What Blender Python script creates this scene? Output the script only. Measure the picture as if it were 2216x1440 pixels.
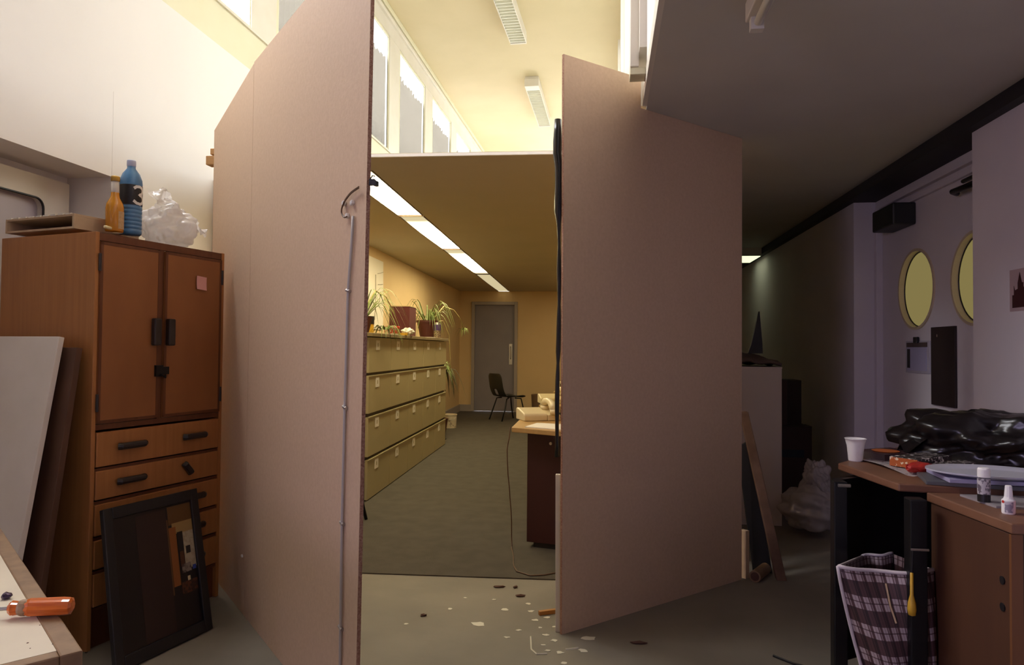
import bpy, bmesh, math, random
from mathutils import Vector, Matrix, noise as mnoise
random.seed(7)
sc = bpy.context.scene
for o in list(bpy.data.objects): bpy.data.objects.remove(o)
R = math.radians
# ---------------------------------------------------------------- camera
F = 1500.0
YAW = math.atan(202/F); PITCH = math.atan(35/F); ROLL = R(.5)
cd = bpy.data.cameras.new('camera'); cam = bpy.data.objects.new('camera', cd); sc.collection.objects.link(cam)
cd.sensor_fit = 'HORIZONTAL'; cd.sensor_width = 36; cd.lens = 36*F/2216; cd.clip_start = .02; cd.clip_end = 200
fw = Vector((-math.sin(YAW)*math.cos(PITCH), math.cos(YAW)*math.cos(PITCH), math.sin(PITCH)))
rt = fw.cross(Vector((0, 0, 1))).normalized(); up = rt.cross(fw)
r2 = rt*math.cos(ROLL)+up*math.sin(ROLL); u2 = up*math.cos(ROLL)-rt*math.sin(ROLL)
cam.matrix_world = Matrix(((r2.x, u2.x, -fw.x, 0), (r2.y, u2.y, -fw.y, 0), (r2.z, u2.z, -fw.z, 1.2), (0, 0, 0, 1)))
sc.camera = cam
# ---------------------------------------------------------------- view
sc.view_settings.view_transform = 'Standard'; sc.view_settings.look = 'None'
sc.view_settings.gamma = 1; sc.view_settings.use_curve_mapping = False
sc.view_settings.exposure = 0.0
sc.cycles.max_bounces = 12; sc.cycles.diffuse_bounces = 7; sc.cycles.transparent_max_bounces = 12
sc.cycles.sample_clamp_indirect = 6; sc.cycles.use_denoising = True
sc.cycles.caustics_reflective = False; sc.cycles.caustics_refractive = False
# ---------------------------------------------------------------- sky (overcast, bright)
SKY = 24.0; GROUND = 17.0
w = bpy.data.worlds.new('overcast_sky'); sc.world = w; w.use_nodes = True
nt = w.node_tree; bg = nt.nodes['Background']
bg.inputs['Color'].default_value = (.96, .96, 1.0, 1); bg.inputs['Strength'].default_value = 1.0
_g = nt.nodes.new('ShaderNodeNewGeometry'); _s = nt.nodes.new('ShaderNodeSeparateXYZ'); _r = nt.nodes.new('ShaderNodeMapRange')
_r.inputs['From Min'].default_value = .04; _r.inputs['From Max'].default_value = -.04   # Incoming points back to the viewer: negative z = sky
_r.inputs['To Min'].default_value = GROUND; _r.inputs['To Max'].default_value = SKY
nt.links.new(_g.outputs['Incoming'], _s.inputs[0]); nt.links.new(_s.outputs['Z'], _r.inputs['Value']); nt.links.new(_r.outputs['Result'], bg.inputs['Strength'])
def portal(name, loc, rot, sx, sy):
    l = bpy.data.lights.new(name, 'AREA'); l.shape = 'RECTANGLE'; l.size = sx; l.size_y = sy
    l.cycles.is_portal = True
    o = bpy.data.objects.new(name, l); o.location = loc; o.rotation_euler = rot; sc.collection.objects.link(o)
portal('left_clerestory_daylight', (-2.72, 8.2, 4.22), (0, R(-90), 0), 1.45, 13.4)
portal('right_clerestory_daylight', (.34, 8.6, 3.7), (0, R(90), 0), 2.6, 11.6)
portal('side_window_daylight', (-2.98, -1.8, 1.6), (0, R(-90), 0), 1.1, 2.0)
# ================================================================ helpers
COL = sc.collection
def rgb(r, g, b):
    f = lambda c: (c/12.92 if c <= .04045 else ((c+.055)/1.055)**2.4)
    return (f(r/255), f(g/255), f(b/255), 1)
def mat(name, col, rough=.6, col2=None, scale=8, detail=4, stretch=(1, 1, 1), bump=0, bscale=40, metal=0, spec=.5, lo=.35, hi=.65, trans=0, emit=None, emis=0):
    m = bpy.data.materials.new(name); m.use_nodes = True
    n = m.node_tree.nodes; l = m.node_tree.links; b = n['Principled BSDF']
    b.inputs['Base Color'].default_value = col; b.inputs['Roughness'].default_value = rough
    b.inputs['Metallic'].default_value = metal; b.inputs['Specular IOR Level'].default_value = spec
    b.inputs['Transmission Weight'].default_value = trans
    if emit: b.inputs['Emission Color'].default_value = emit; b.inputs['Emission Strength'].default_value = emis
    tc = n.new('ShaderNodeTexCoord'); mp = n.new('ShaderNodeMapping'); mp.inputs['Scale'].default_value = stretch
    l.new(tc.outputs['Object'], mp.inputs['Vector'])
    if col2:
        t = n.new('ShaderNodeTexNoise'); t.inputs['Scale'].default_value = scale; t.inputs['Detail'].default_value = detail
        r = n.new('ShaderNodeValToRGB'); r.color_ramp.elements[0].position = lo; r.color_ramp.elements[1].position = hi
        r.color_ramp.elements[0].color = col; r.color_ramp.elements[1].color = col2
        l.new(mp.outputs['Vector'], t.inputs['Vector']); l.new(t.outputs['Fac'], r.inputs['Fac']); l.new(r.outputs['Color'], b.inputs['Base Color'])
    if bump:
        t2 = n.new('ShaderNodeTexNoise'); t2.inputs['Scale'].default_value = bscale; t2.inputs['Detail'].default_value = 3
        bp = n.new('ShaderNodeBump'); bp.inputs['Strength'].default_value = bump; bp.inputs['Distance'].default_value = .01
        l.new(mp.outputs['Vector'], t2.inputs['Vector']); l.new(t2.outputs['Fac'], bp.inputs['Height']); l.new(bp.outputs['Normal'], b.inputs['Normal'])
    return m
class MB:
    def __init__(s): s.b = bmesh.new()
    def poly(s, pts):
        vs = [s.b.verts.new(p) for p in pts]
        try: s.b.faces.new(vs)
        except ValueError: pass
        return s
    def hexa(s, p):   # 8 points: bottom 4 ccw, top 4 ccw
        v = [s.b.verts.new(q) for q in p]
        for f in ((3, 2, 1, 0), (4, 5, 6, 7), (0, 1, 5, 4), (1, 2, 6, 5), (2, 3, 7, 6), (3, 0, 4, 7)):
            s.b.faces.new([v[i] for i in f])
        return s
    def box(s, x0, x1, y0, y1, z0, z1):
        return s.hexa([(x0, y0, z0), (x1, y0, z0), (x1, y1, z0), (x0, y1, z0), (x0, y0, z1), (x1, y0, z1), (x1, y1, z1), (x0, y1, z1)])
    def prism(s, pts, vec):
        vec = Vector(vec); a = [s.b.verts.new(p) for p in pts]; c = [s.b.verts.new(Vector(p)+vec) for p in pts]
        s.b.faces.new(a[::-1]); s.b.faces.new(c); n = len(a)
        for i in range(n): s.b.faces.new([a[i], a[(i+1) % n], c[(i+1) % n], c[i]])
        return s
    def lathe(s, prof, n=24, c=(0, 0, 0), cap=True):
        rings = []
        for r, z in prof:
            rings.append([s.b.verts.new((c[0]+r*math.cos(2*math.pi*i/n), c[1]+r*math.sin(2*math.pi*i/n), c[2]+z)) for i in range(n)])
        for a, b in zip(rings, rings[1:]):
            for i in range(n): s.b.faces.new([a[i], a[(i+1) % n], b[(i+1) % n], b[i]])
        if cap: s.b.faces.new(rings[0][::-1]); s.b.faces.new(rings[-1])
        return s
    def tube(s, pts, r, n=8, cap=True):
        pts = [Vector(p) for p in pts]; rings = []; rr = r if isinstance(r, (list, tuple)) else [r]*len(pts)
        ref = None
        for i, p in enumerate(pts):
            t = (pts[min(i+1, len(pts)-1)]-pts[max(i-1, 0)]).normalized()
            if ref is None: ref = t.orthogonal().normalized()
            a = (ref-t*ref.dot(t)).normalized(); ref = a; b = t.cross(a)
            rings.append([s.b.verts.new(p+(a*math.cos(2*math.pi*k/n)+b*math.sin(2*math.pi*k/n))*rr[i]) for k in range(n)])
        for a, b in zip(rings, rings[1:]):
            for i in range(n): s.b.faces.new([a[i], a[(i+1) % n], b[(i+1) % n], b[i]])
        if cap: s.b.faces.new(rings[0][::-1]); s.b.faces.new(rings[-1])
        return s
    def ribbon(s, pts, wd, side):
        side = Vector(side).normalized(); prev = None
        for i, p in enumerate(pts):
            p = Vector(p); h = (wd[i] if isinstance(wd, (list, tuple)) else wd)/2
            cur = (s.b.verts.new(p-side*h), s.b.verts.new(p+side*h))
            if prev: s.b.faces.new([prev[0], prev[1], cur[1], cur[0]])
            prev = cur
        return s
    def grid(s, f, nu, nv):
        v = [[s.b.verts.new(f(i/nu, j/nv)) for j in range(nv+1)] for i in range(nu+1)]
        for i in range(nu):
            for j in range(nv): s.b.faces.new([v[i][j], v[i+1][j], v[i+1][j+1], v[i][j+1]])
        return s
def mk(name, mb, m, parent=None, bevel=0, smooth=False, solid=0, sub=0, rot=None):
    bmesh.ops.recalc_face_normals(mb.b, faces=mb.b.faces)
    me = bpy.data.meshes.new(name); mb.b.to_mesh(me); mb.b.free(); me.materials.append(m)
    if smooth: me.polygons.foreach_set('use_smooth', [True]*len(me.polygons))
    o = bpy.data.objects.new(name, me); COL.objects.link(o); o.parent = parent
    if rot is not None: o.rotation_euler.z = rot
    if solid: d = o.modifiers.new('s', 'SOLIDIFY'); d.thickness = solid; d.offset = 0
    if bevel: d = o.modifiers.new('b', 'BEVEL'); d.width = bevel; d.segments = 2; d.limit_method = 'ANGLE'
    if sub: d = o.modifiers.new('u', 'SUBSURF'); d.levels = sub; d.render_levels = sub
    return o
def tag(o, label, cat, group=None, kind=None):
    o['label'] = label; o['category'] = cat
    if group: o['group'] = group
    if kind: o['kind'] = kind
    return o
def thing(name, label, cat, loc=(0, 0, 0), rz=0, group=None):
    o = bpy.data.objects.new(name, None); COL.objects.link(o); o.location = loc; o.rotation_euler.z = rz; o.empty_display_size = .1
    return tag(o, label, cat, group)
def st(name, mb, m, parent=None, rot=None, bevel=0):
    o = mk(name, mb, m, parent, rot=rot, bevel=bevel)
    if parent is None: o['kind'] = 'structure'
    return o
def dup(root, loc=None, rz=None, label=None):
    r = root.copy(); COL.objects.link(r)
    if loc is not None: r.location = loc
    if rz is not None: r.rotation_euler.z = rz
    if label: r['label'] = label
    for ch in root.children:
        c = ch.copy(); COL.objects.link(c); c.parent = r
        for g in ch.children:
            d = g.copy(); COL.objects.link(d); d.parent = c
    return r
OA = R(2.45)
def O(u, v, z=0): return (u*math.cos(OA)-v*math.sin(OA), u*math.sin(OA)+v*math.cos(OA), z)
# ================================================================ materials
M = {}
M['white_wall'] = mat('white_plaster', (.78, .745, .72, 1), .8, (.75, .715, .69, 1), 1.5, 5, bump=.08, bscale=12)
M['fascia'] = mat('cream_gloss_paint', (.66, .63, .44, 1), .45, (.70, .66, .48, 1), 3)
M['upper_ceiling'] = mat('cream_ceiling_paint', (.66, .57, .365, 1), .85, (.63, .545, .34, 1), 2)
M['white_paint'] = mat('white_gloss_paint', (.70, .66, .58, 1), .4, (.66, .62, .53, 1), 5)
M['low_ceiling'] = mat('low_ceiling_paint', (.57, .55, .50, 1), .85, (.53, .51, .465, 1), 2)
M['lilac_wall'] = mat('lilac_white_wall', (.73, .69, .73, 1), .8, (.69, .65, .69, 1), 2.5, bump=.06, bscale=15)
M['dark_beam'] = mat('dark_stained_beam', (.012, .012, .014, 1), .7)
M['office_wall'] = mat('yellow_office_wall', (.70, .53, .29, 1), .8, (.67, .50, .27, 1), 2)
M['office_ceiling'] = mat('office_ceiling_paint', (.48, .42, .31, 1), .85, (.45, .40, .29, 1), 1.5)
M['door_grey'] = mat('grey_door_paint', (.23, .21, .25, 1), .5, (.25, .23, .27, 1), 3)
M['door_frame'] = mat('grey_door_frame', (.36, .32, .30, 1), .5)
M['carpet'] = mat('grey_brown_carpet', (.082, .07, .054, 1), .95, (.066, .056, .043, 1), 9, 6, bump=.4, bscale=300)
M['chip'] = mat('chipboard_face', (.68, .49, .335, 1), .75, (.63, .445, .30, 1), 70, 4, (1, 1, 1), bump=.05, bscale=90, lo=.3, hi=.7)
M['chip_edge'] = mat('chipboard_edge', (.28, .13, .08, 1), .9, (.42, .25, .17, 1), 160, 3, bump=.6, bscale=250)
M['wood'] = mat('orange_varnished_wood', (.40, .165, .050, 1), .42, (.48, .21, .068, 1), 5, 8, (9, 9, .5), lo=.3, hi=.7)
M['wood_door'] = mat('plywood_door', (.36, .145, .048, 1), .42, (.29, .11, .036, 1), 3, 5, (1.5, 1.5, .8), lo=.3, hi=.7)
M['wood_dark'] = mat('dark_varnished_wood', (.13, .042, .016, 1), .45, (.16, .055, .02, 1), 6, 6, (6, 6, .6))
M['pale_wood'] = mat('pale_wood', (.60, .44, .28, 1), .6, (.54, .39, .24, 1), 8, 6, (2, 2, 2))
M['batten'] = mat('pine_batten', (.62, .36, .14, 1), .6, (.55, .3, .11, 1), 9, 4, (1, 6, 6))
M['black'] = mat('black_plastic', (.012, .011, .012, 1), .4)
M['black_metal'] = mat('black_metal', (.01, .01, .011, 1), .35, metal=.3)
M['handle'] = mat('dark_bakelite', (.03, .022, .02, 1), .35)
M['steel'] = mat('dull_steel', (.45, .42, .4, 1), .4, metal=.9)
M['grey_conduit'] = mat('grey_cable_sheath', (.50, .47, .44, 1), .5)
M['white_plastic'] = mat('white_plastic', (.82, .8, .76, 1), .4)
M['cup'] = mat('white_polystyrene', (.92, .90, .88, 1), .5)
M['paper'] = mat('white_paper', (.82, .79, .70, 1), .8)
M['pink'] = mat('pink_paper', (.80, .42, .40, 1), .8)
M['laminate'] = mat('grey_white_laminate', (.86, .80, .72, 1), .5, (.81, .75, .67, 1), 6, 6)
M['table_top'] = mat('cream_worktop', (.78, .70, .54, 1), .5, (.73, .65, .50, 1), 7, 6)
M['edge_wood'] = mat('worn_edge_banding', (.30, .18, .09, 1), .6, (.22, .13, .065, 1), 25, 4)
M['brown_board'] = mat('brown_hardboard', (.12, .055, .03, 1), .6, (.1, .045, .025, 1), 5)
M['olive'] = mat('olive_cabinet_steel', (.44, .385, .215, 1), .45, (.42, .365, .2, 1), 3)
M['shadow_gap'] = mat('dark_drawer_gap', (.04, .022, .015, 1), .6)
M['maroon'] = mat('maroon_card', (.085, .010, .011, 1), .6)
M['leaf'] = mat('spider_plant_leaf', (.14, .22, .05, 1), .5, (.27, .33, .11, 1), 30)
M['leaf_dark'] = mat('dragon_plant_leaf', (.07, .05, .025, 1), .5, (.10, .09, .035, 1), 20)
M['stem'] = mat('plant_runner', (.45, .36, .14, 1), .6)
M['terracotta'] = mat('dark_red_pot', (.085, .018, .012, 1), .55)
M['phone'] = mat('cream_telephone_plastic', (.70, .60, .38, 1), .4)
M['desk_top'] = mat('desk_veneer', (.48, .30, .11, 1), .45, (.43, .26, .09, 1), 6, 6, (1, 8, 1))
M['maroon_dark'] = mat('dark_maroon_panel', (.045, .009, .009, 1), .5)
M['chair_shell'] = mat('dark_grey_polypropylene', (.018, .017, .014, 1), .45)
M['bag_plastic'] = mat('thin_white_polythene', (.78, .73, .69, 1), .3, spec=.6)
M['concrete'] = mat('painted_concrete', (.245, .22, .178, 1), .75, (.175, .158, .128, 1), 2.2, 9, bump=.12, bscale=18, lo=.3, hi=.72)
M['splash'] = mat('dried_white_paint', (.62, .60, .50, 1), .6)
M['scrap'] = mat('brown_scrap', (.10, .045, .03, 1), .8)
M['red'] = mat('red_plastic', (.5, .03, .02, 1), .4)
M['yellow'] = mat('yellow_plastic', (.62, .36, .03, 1), .4)
M['desk_orange'] = mat('reddish_desk_panel', (.085, .034, .017, 1), .5, (.07, .027, .014, 1), 4, 6, (4, 4, .6))
M['table_brown'] = mat('scuffed_brown_tabletop', (.22, .10, .055, 1), .5, (.17, .075, .04, 1), 8)
M['orange_card'] = mat('orange_card', (.55, .14, .03, 1), .5)
M['cloth'] = mat('dusty_cloth', (.15, .11, .11, 1), .9, (.11, .08, .08, 1), 12)
M['plinth'] = mat('white_painted_mdf', (.70, .64, .68, 1), .6)
M['stack'] = mat('dark_cardboard', (.09, .06, .055, 1), .8)
M['mirror'] = mat('dusty_mirror_glass', (.42, .40, .39, 1), .03, metal=1)
M['lilac_paper'] = mat('pale_blue_sheet', (.40, .38, .55, 1), .6)
M['plate'] = mat('grey_white_plastic_tray', (.52, .52, .60, 1), .35)
def glassy(name, col, t):
    m = bpy.data.materials.new(name); m.use_nodes = True; n = m.node_tree.nodes; l = m.node_tree.links; n.clear()
    a = n.new('ShaderNodeBsdfTransparent'); a.inputs[0].default_value = col; g = n.new('ShaderNodeBsdfGlossy'); g.inputs['Roughness'].default_value = .03
    x = n.new('ShaderNodeMixShader'); x.inputs[0].default_value = t; o = n.new('ShaderNodeOutputMaterial')
    l.new(a.outputs[0], x.inputs[1]); l.new(g.outputs[0], x.inputs[2]); l.new(x.outputs[0], o.inputs[0]); return m
M['glass'] = glassy('window_glass', (.97, .97, .97, 1), .03)
M['dim_glass'] = glassy('dimmed_window_glass', (.38, .38, .375, 1), .02)  # grey tint put in to cut the daylight from the farther left bays
M['dim_glass_right'] = glassy('dimmed_right_glass', (.43, .435, .42, 1), .02)  # tint holds down the daylight thrown on the left wall
def sheer(name, col, tl, tr=0.0):
    m = bpy.data.materials.new(name); m.use_nodes = True; n = m.node_tree.nodes; l = m.node_tree.links; n.clear()
    a = n.new('ShaderNodeBsdfDiffuse'); a.inputs[0].default_value = col; g = n.new('ShaderNodeBsdfTranslucent'); g.inputs[0].default_value = col
    x = n.new('ShaderNodeMixShader'); x.inputs[0].default_value = tl; o = n.new('ShaderNodeOutputMaterial')
    l.new(a.outputs[0], x.inputs[1]); l.new(g.outputs[0], x.inputs[2])
    if tr:
        gl = n.new('ShaderNodeBsdfGlossy'); gl.inputs['Roughness'].default_value = .22; xg = n.new('ShaderNodeMixShader'); xg.inputs[0].default_value = .14
        l.new(x.outputs[0], xg.inputs[1]); l.new(gl.outputs[0], xg.inputs[2]); x = xg
        t = n.new('ShaderNodeBsdfTransparent'); y = n.new('ShaderNodeMixShader'); y.inputs[0].default_value = tr
        l.new(x.outputs[0], y.inputs[1]); l.new(t.outputs[0], y.inputs[2]); l.new(y.outputs[0], o.inputs[0])
    else: l.new(x.outputs[0], o.inputs[0])
    return m
M['screen'] = sheer('translucent_corrugated_sheet', (.52, .475, .39, 1), .5)
M['poly_bag'] = sheer('crinkled_polythene', (.95, .92, .90, 1), .6, .28)
M['poly_bag2'] = sheer('dirty_polythene', (.55, .50, .50, 1), .3, .1)
def emitter(name, col, s):
    m = bpy.data.materials.new(name); m.use_nodes = True; n = m.node_tree.nodes; l = m.node_tree.links; n.clear()
    e = n.new('ShaderNodeEmission'); e.inputs[0].default_value = col; e.inputs[1].default_value = s
    o = n.new('ShaderNodeOutputMaterial'); l.new(e.outputs[0], o.inputs[0]); return m
def diffuser(name, col, lo, hi, a, b):
    # lit tube behind a diffuser: the ends of the panel are dimmer than its middle (a, b = stops along the panel)
    m = emitter(name, col, hi); n = m.node_tree.nodes; l = m.node_tree.links; e = [x for x in n if x.type == 'EMISSION'][0]
    tc = n.new('ShaderNodeTexCoord'); s = n.new('ShaderNodeSeparateXYZ'); l.new(tc.outputs['Generated'], s.inputs[0])
    r = n.new('ShaderNodeValToRGB'); r.color_ramp.interpolation = 'EASE'; E = r.color_ramp.elements
    E[0].position = a[0]; E[0].color = (lo/hi,)*3+(1,); E[1].position = a[1]; E[1].color = (1, 1, 1, 1)
    if b: x = E.new(b[0]); x.color = (1, 1, 1, 1); x = E.new(b[1]); x.color = (lo/hi,)*3+(1,)
    k = n.new('ShaderNodeMath'); k.operation = 'MULTIPLY'; k.inputs[1].default_value = hi
    l.new(s.outputs['Y'], r.inputs['Fac']); l.new(r.outputs['Color'], k.inputs[0]); l.new(k.outputs[0], e.inputs[1]); return m
# ================================================================ the setting
fl = st('floor', MB().box(-3.2, 3.0, -3.9, 15, -.1, 0), M['concrete'])
st('floor_carpet', MB().hexa([(-2.2, 3.60, .0005), (.66, 3.64, .0005), (.66, 13.3, .0005), (-2.2, 13.3, .0005), (-2.2, 3.60, .006), (.66, 3.64, .006), (.66, 13.3, .006), (-2.2, 13.3, .006)]), M['carpet'], rot=OA)
# left wall with the deep window recess
WX = -2.6
b = MB()
b.box(WX-.4, WX, -3.8, -2.8, 0, 3.236); b.box(WX-.4, WX, -.8, 1.3, 0, 3.236); b.box(WX-.4, WX, -2.8, -.8, 0, 1.05); b.box(WX-.4, WX, -2.8, -.8, 2.15, 3.236); b.box(WX-.4, WX, 3.352, 4.5, 0, 3.236); b.box(WX-.4, WX, 4.5, 15, 2.312, 3.236)
b.box(WX-.4, WX, 1.3, 3.352, 0, .95); b.box(WX-.4, WX, 1.3, 3.352, 2.094, 3.236); b.box(WX-.4, WX-.27, 1.3, 3.352, .95, 2.094)
st('wall_left', b, M['white_wall'])
st('trim_1', MB().box(WX-.006, WX+.001, 3.340, 3.365, 2.094, 2.55), M['white_wall'])
def cx(y): return WX+.012*(y-4.5)
wd = bpy.data.objects.new('window_1', None); COL.objects.link(wd); wd['kind'] = 'structure'
# recessed window: outer frame, wide sash with rounded opening, dull pane
f = MB(); X0 = WX-.27
f.box(X0, X0+.075, 1.3, 3.35, 2.055, 2.094); f.box(X0, X0+.075, 3.315, 3.35, .95, 2.055); f.box(X0, X0+.075, 1.3, 1.34, .95, 2.055); f.box(X0, X0+.075, 1.34, 3.315, .95, .99)
mk('window_frame', f, M['white_paint'], wd, bevel=.004)
def rrect(y0, y1, z0, z1, r, n=6):
    out = []
    for (cy, cz, a0) in ((y1-r, z1-r, 0), (y0+r, z1-r, 90), (y0+r, z0+r, 180), (y1-r, z0+r, 270)):
        for k in range(n+1): a = R(a0+90*k/n); out.append((cy+r*math.cos(a), cz+r*math.sin(a)))
    return out
s_ = MB(); inner = rrect(1.5, 3.14, 1.1, 1.935, .05); outer = rrect(1.345, 3.31, .995, 2.05, .005); N = len(inner)
for k in range(N):
    j = (k+1) % N
    a, c_, d_, e_ = inner[k], inner[j], outer[j], outer[k]
    s_.poly([(X0+.05, *a), (X0+.05, *c_), (X0+.05, *d_), (X0+.05, *e_)]); s_.poly([(X0+.05, *a), (X0+.05, *c_), (X0+.01, *c_), (X0+.01, *a)])
mk('sash', s_, M['white_paint'], wd)
mk('gasket', MB().tube([(X0+.052, *p) for p in inner]+[(X0+.052, *inner[0])], .006, 6, False), M['black'], wd)
mk('pane', MB().box(X0+.012, X0+.018, 1.45, 3.2, 1.05, 1.98), mat('frosted_grey_pane', (.42, .38, .42, 1), .4), wd)
mk('bolt_head', MB().lathe([(.008, 0), (.008, .006)], 10, (0, 0, 0)), M['black'], wd)
bh = wd.children[-1]; bh.rotation_euler = (0, R(90), 0); bh.location = (X0+.05, 3.25, 2.0)
# clerestory on the left: fascia, sill, posts, head, cornice, windows
def lbox(y0, y1, o0, o1, z0, z1, mb=None):
    mb = mb or MB(); p = []
    for z in (z0, z1): p += [(cx(y0)+o0, y0, z), (cx(y0)+o1, y0, z), (cx(y1)+o1, y1, z), (cx(y1)+o0, y1, z)]
    return mb.hexa(p)
st('trim_2', lbox(-3.8, 15, -.3, -.004, 3.236, 3.535), M['fascia'])
st('trim_3', lbox(-3.8, 15, -.3, .012, 3.520, 3.535), M['white_paint'])
st('trim_4', lbox(-3.8, 15, -.035, 0, 4.915, 5.22), M['white_paint'])
st('trim_5', lbox(-3.8, 15, -.02, .035, 5.075, 5.125), M['white_paint'], bevel=.006)
st('trim_6', lbox(-3.8, 15, -.02, .05, 5.14, 5.2), M['fascia'], bevel=.006)
ys = [4.75+1.575*k for k in range(-2, 7)]
st('trim_90', lbox(-3.8, 1.61, -.3, 0, 3.535, 4.915), M['white_wall'])  # unseen blank wall instead of windows, added to block daylight behind the camera
k_ = 7
for i, y in enumerate(ys):
    st('trim_%d' % k_, lbox(y, y+.38, -.035, .0, 3.535, 4.915), M['white_paint'], bevel=.004); k_ += 1
for i in range(len(ys)-1):
    y0, y1 = ys[i]+.38, ys[i+1]
    wn = bpy.data.objects.new('window_%d' % (i+2), None); COL.objects.link(wn); wn['kind'] = 'structure'
    f = MB()
    for (a, c_, z0, z1) in ((y0, y0+.05, 3.535, 4.915), (y1-.012, y1, 3.535, 4.915), (y0+.05, y1-.012, 3.535, 3.56), (y0+.05, y1-.012, 4.89, 4.915)):
        lbox(a, c_, -.028, -.008, z0, z1, f)
    mk('window_frame', f, M['fascia'], wn)
    mk('pane', lbox(y0+.04, y1-.008, -.022, -.018, 3.55, 4.9), M['glass'] if i < 2 else M['dim_glass'], wn)
    # corrugated translucent sheet outside the lower pane, cut to a scalloped top edge
    if i < 2: continue
    g = MB(); n = 50
    for q in range(n):
        ya, yb = y0+(y1-y0)*q/n, y0+(y1-y0)*(q+1)/n
        xa, xb = cx(ya)-.045+.01*math.cos(q*math.pi/2), cx(yb)-.045+.01*math.cos((q+1)*math.pi/2)
        za, zb = 4.60+.05*abs(math.sin(q*math.pi/5)), 4.60+.05*abs(math.sin((q+1)*math.pi/5))
        g.poly([(xa, ya, 3.55), (xb, yb, 3.55), (xb, yb, zb), (xa, ya, za)])
    mk('corrugated_sheet', g, M['screen'], wn)
# upper ceiling and nave ends
st('ceiling', MB().hexa([(cx(-3.9)-.035, -3.9, 5.2), (.32, -3.9, 5.2), (.32, 15.2, 5.2), (cx(15.2)-.035, 15.2, 5.2), (cx(-3.9)-.035, -3.9, 5.3), (.32, -3.9, 5.3), (.32, 15.2, 5.3), (cx(15.2)-.035, 15.2, 5.3)]), M['upper_ceiling'])
st('wall_back', MB().box(-3.0, .45, 14.2, 14.4, 2.31, 5.2), M['white_wall'])
# right clerestory
RX = .165
def rb(y0, y1, o0, o1, z0, z1, mb=None): return (mb or MB()).box(RX+o0, RX+o1, y0, y1, z0, z1)
st('trim_%d' % k_, rb(-3.8, 3.24, .0, .02, 2.33, 2.40), M['white_paint']); k_ += 1
st('trim_%d' % k_, rb(3.28, 14.3, -.012, .02, 2.345, 2.50), M['white_paint']); k_ += 1
st('trim_%d' % k_, rb(-3.8, 14.3, .02, .14, 5.0, 5.2), M['white_paint']); k_ += 1
st('trim_%d' % k_, rb(-3.8, 14.3, .02, .14, 2.40, 2.46), M['white_paint']); k_ += 1
st('trim_91', rb(-3.8, 2.9, 0, .14, 2.40, 5.0), M['white_wall'])  # out of view, closed up to keep rear daylight off the left wall
rys = [2.9,  3.95, 5.3, 6.9, 8.5, 10.1, 11.7, 13.3]
for y in rys:
    st('trim_%d' % k_, rb(y, y+.22, -.03, .14, 2.46, 5.0), M['white_paint']); k_ += 1
for i in range(len(rys)-1):
    y0, y1 = rys[i]+.22, rys[i+1]
    wn = bpy.data.objects.new('window_%d' % (i+22), None); COL.objects.link(wn); wn['kind'] = 'structure'
    f = MB()
    for (a, c_, z0, z1) in ((y0, y0+.05, 2.46, 5.0), (y1-.05, y1, 2.46, 5.0), (y0, y1, 2.46, 2.52), (y0, y1, 4.94, 5.0), (y0, y1, 3.3, 3.36)): rb(a, c_, .05, .11, z0, z1, f)
    mk('window_frame', f, M['white_paint'], wn)
    mk('pane', rb(y0+.04, y1-.04, .078, .084, 2.5, 4.96), M['dim_glass_right'], wn)
st('trim_%d' % k_, MB().box(.098, .136, 2.96, 3.04, 2.405, 5.2), M['white_paint'], bevel=.003); k_ += 1
st('trim_%d' % k_, MB().box(.098, RX, 2.97, 3.06, 2.375, 2.405), M['fascia'], bevel=.003); k_ += 1
# low ceiling over the right-hand side, dark beam, right walls
st('ceiling', MB().box(RX+.02, 3.0, -3.9, 11, 2.33, 2.39), M['low_ceiling'])
st('trim_%d' % k_, MB().box(1.695, 2.1, -3.8, 9.6, 2.262, 2.33), M['dark_beam']); k_ += 1
b = MB(); b.box(1.75, 2.2, 5.2, 9.6, 0, 2.262); st('wall_right', b, M['lilac_wall'])
b = MB(); b.box(1.75, 2.2, -3.8, 3.59, 0, 2.262); st('wall_right', b, M['lilac_wall'])
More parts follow.
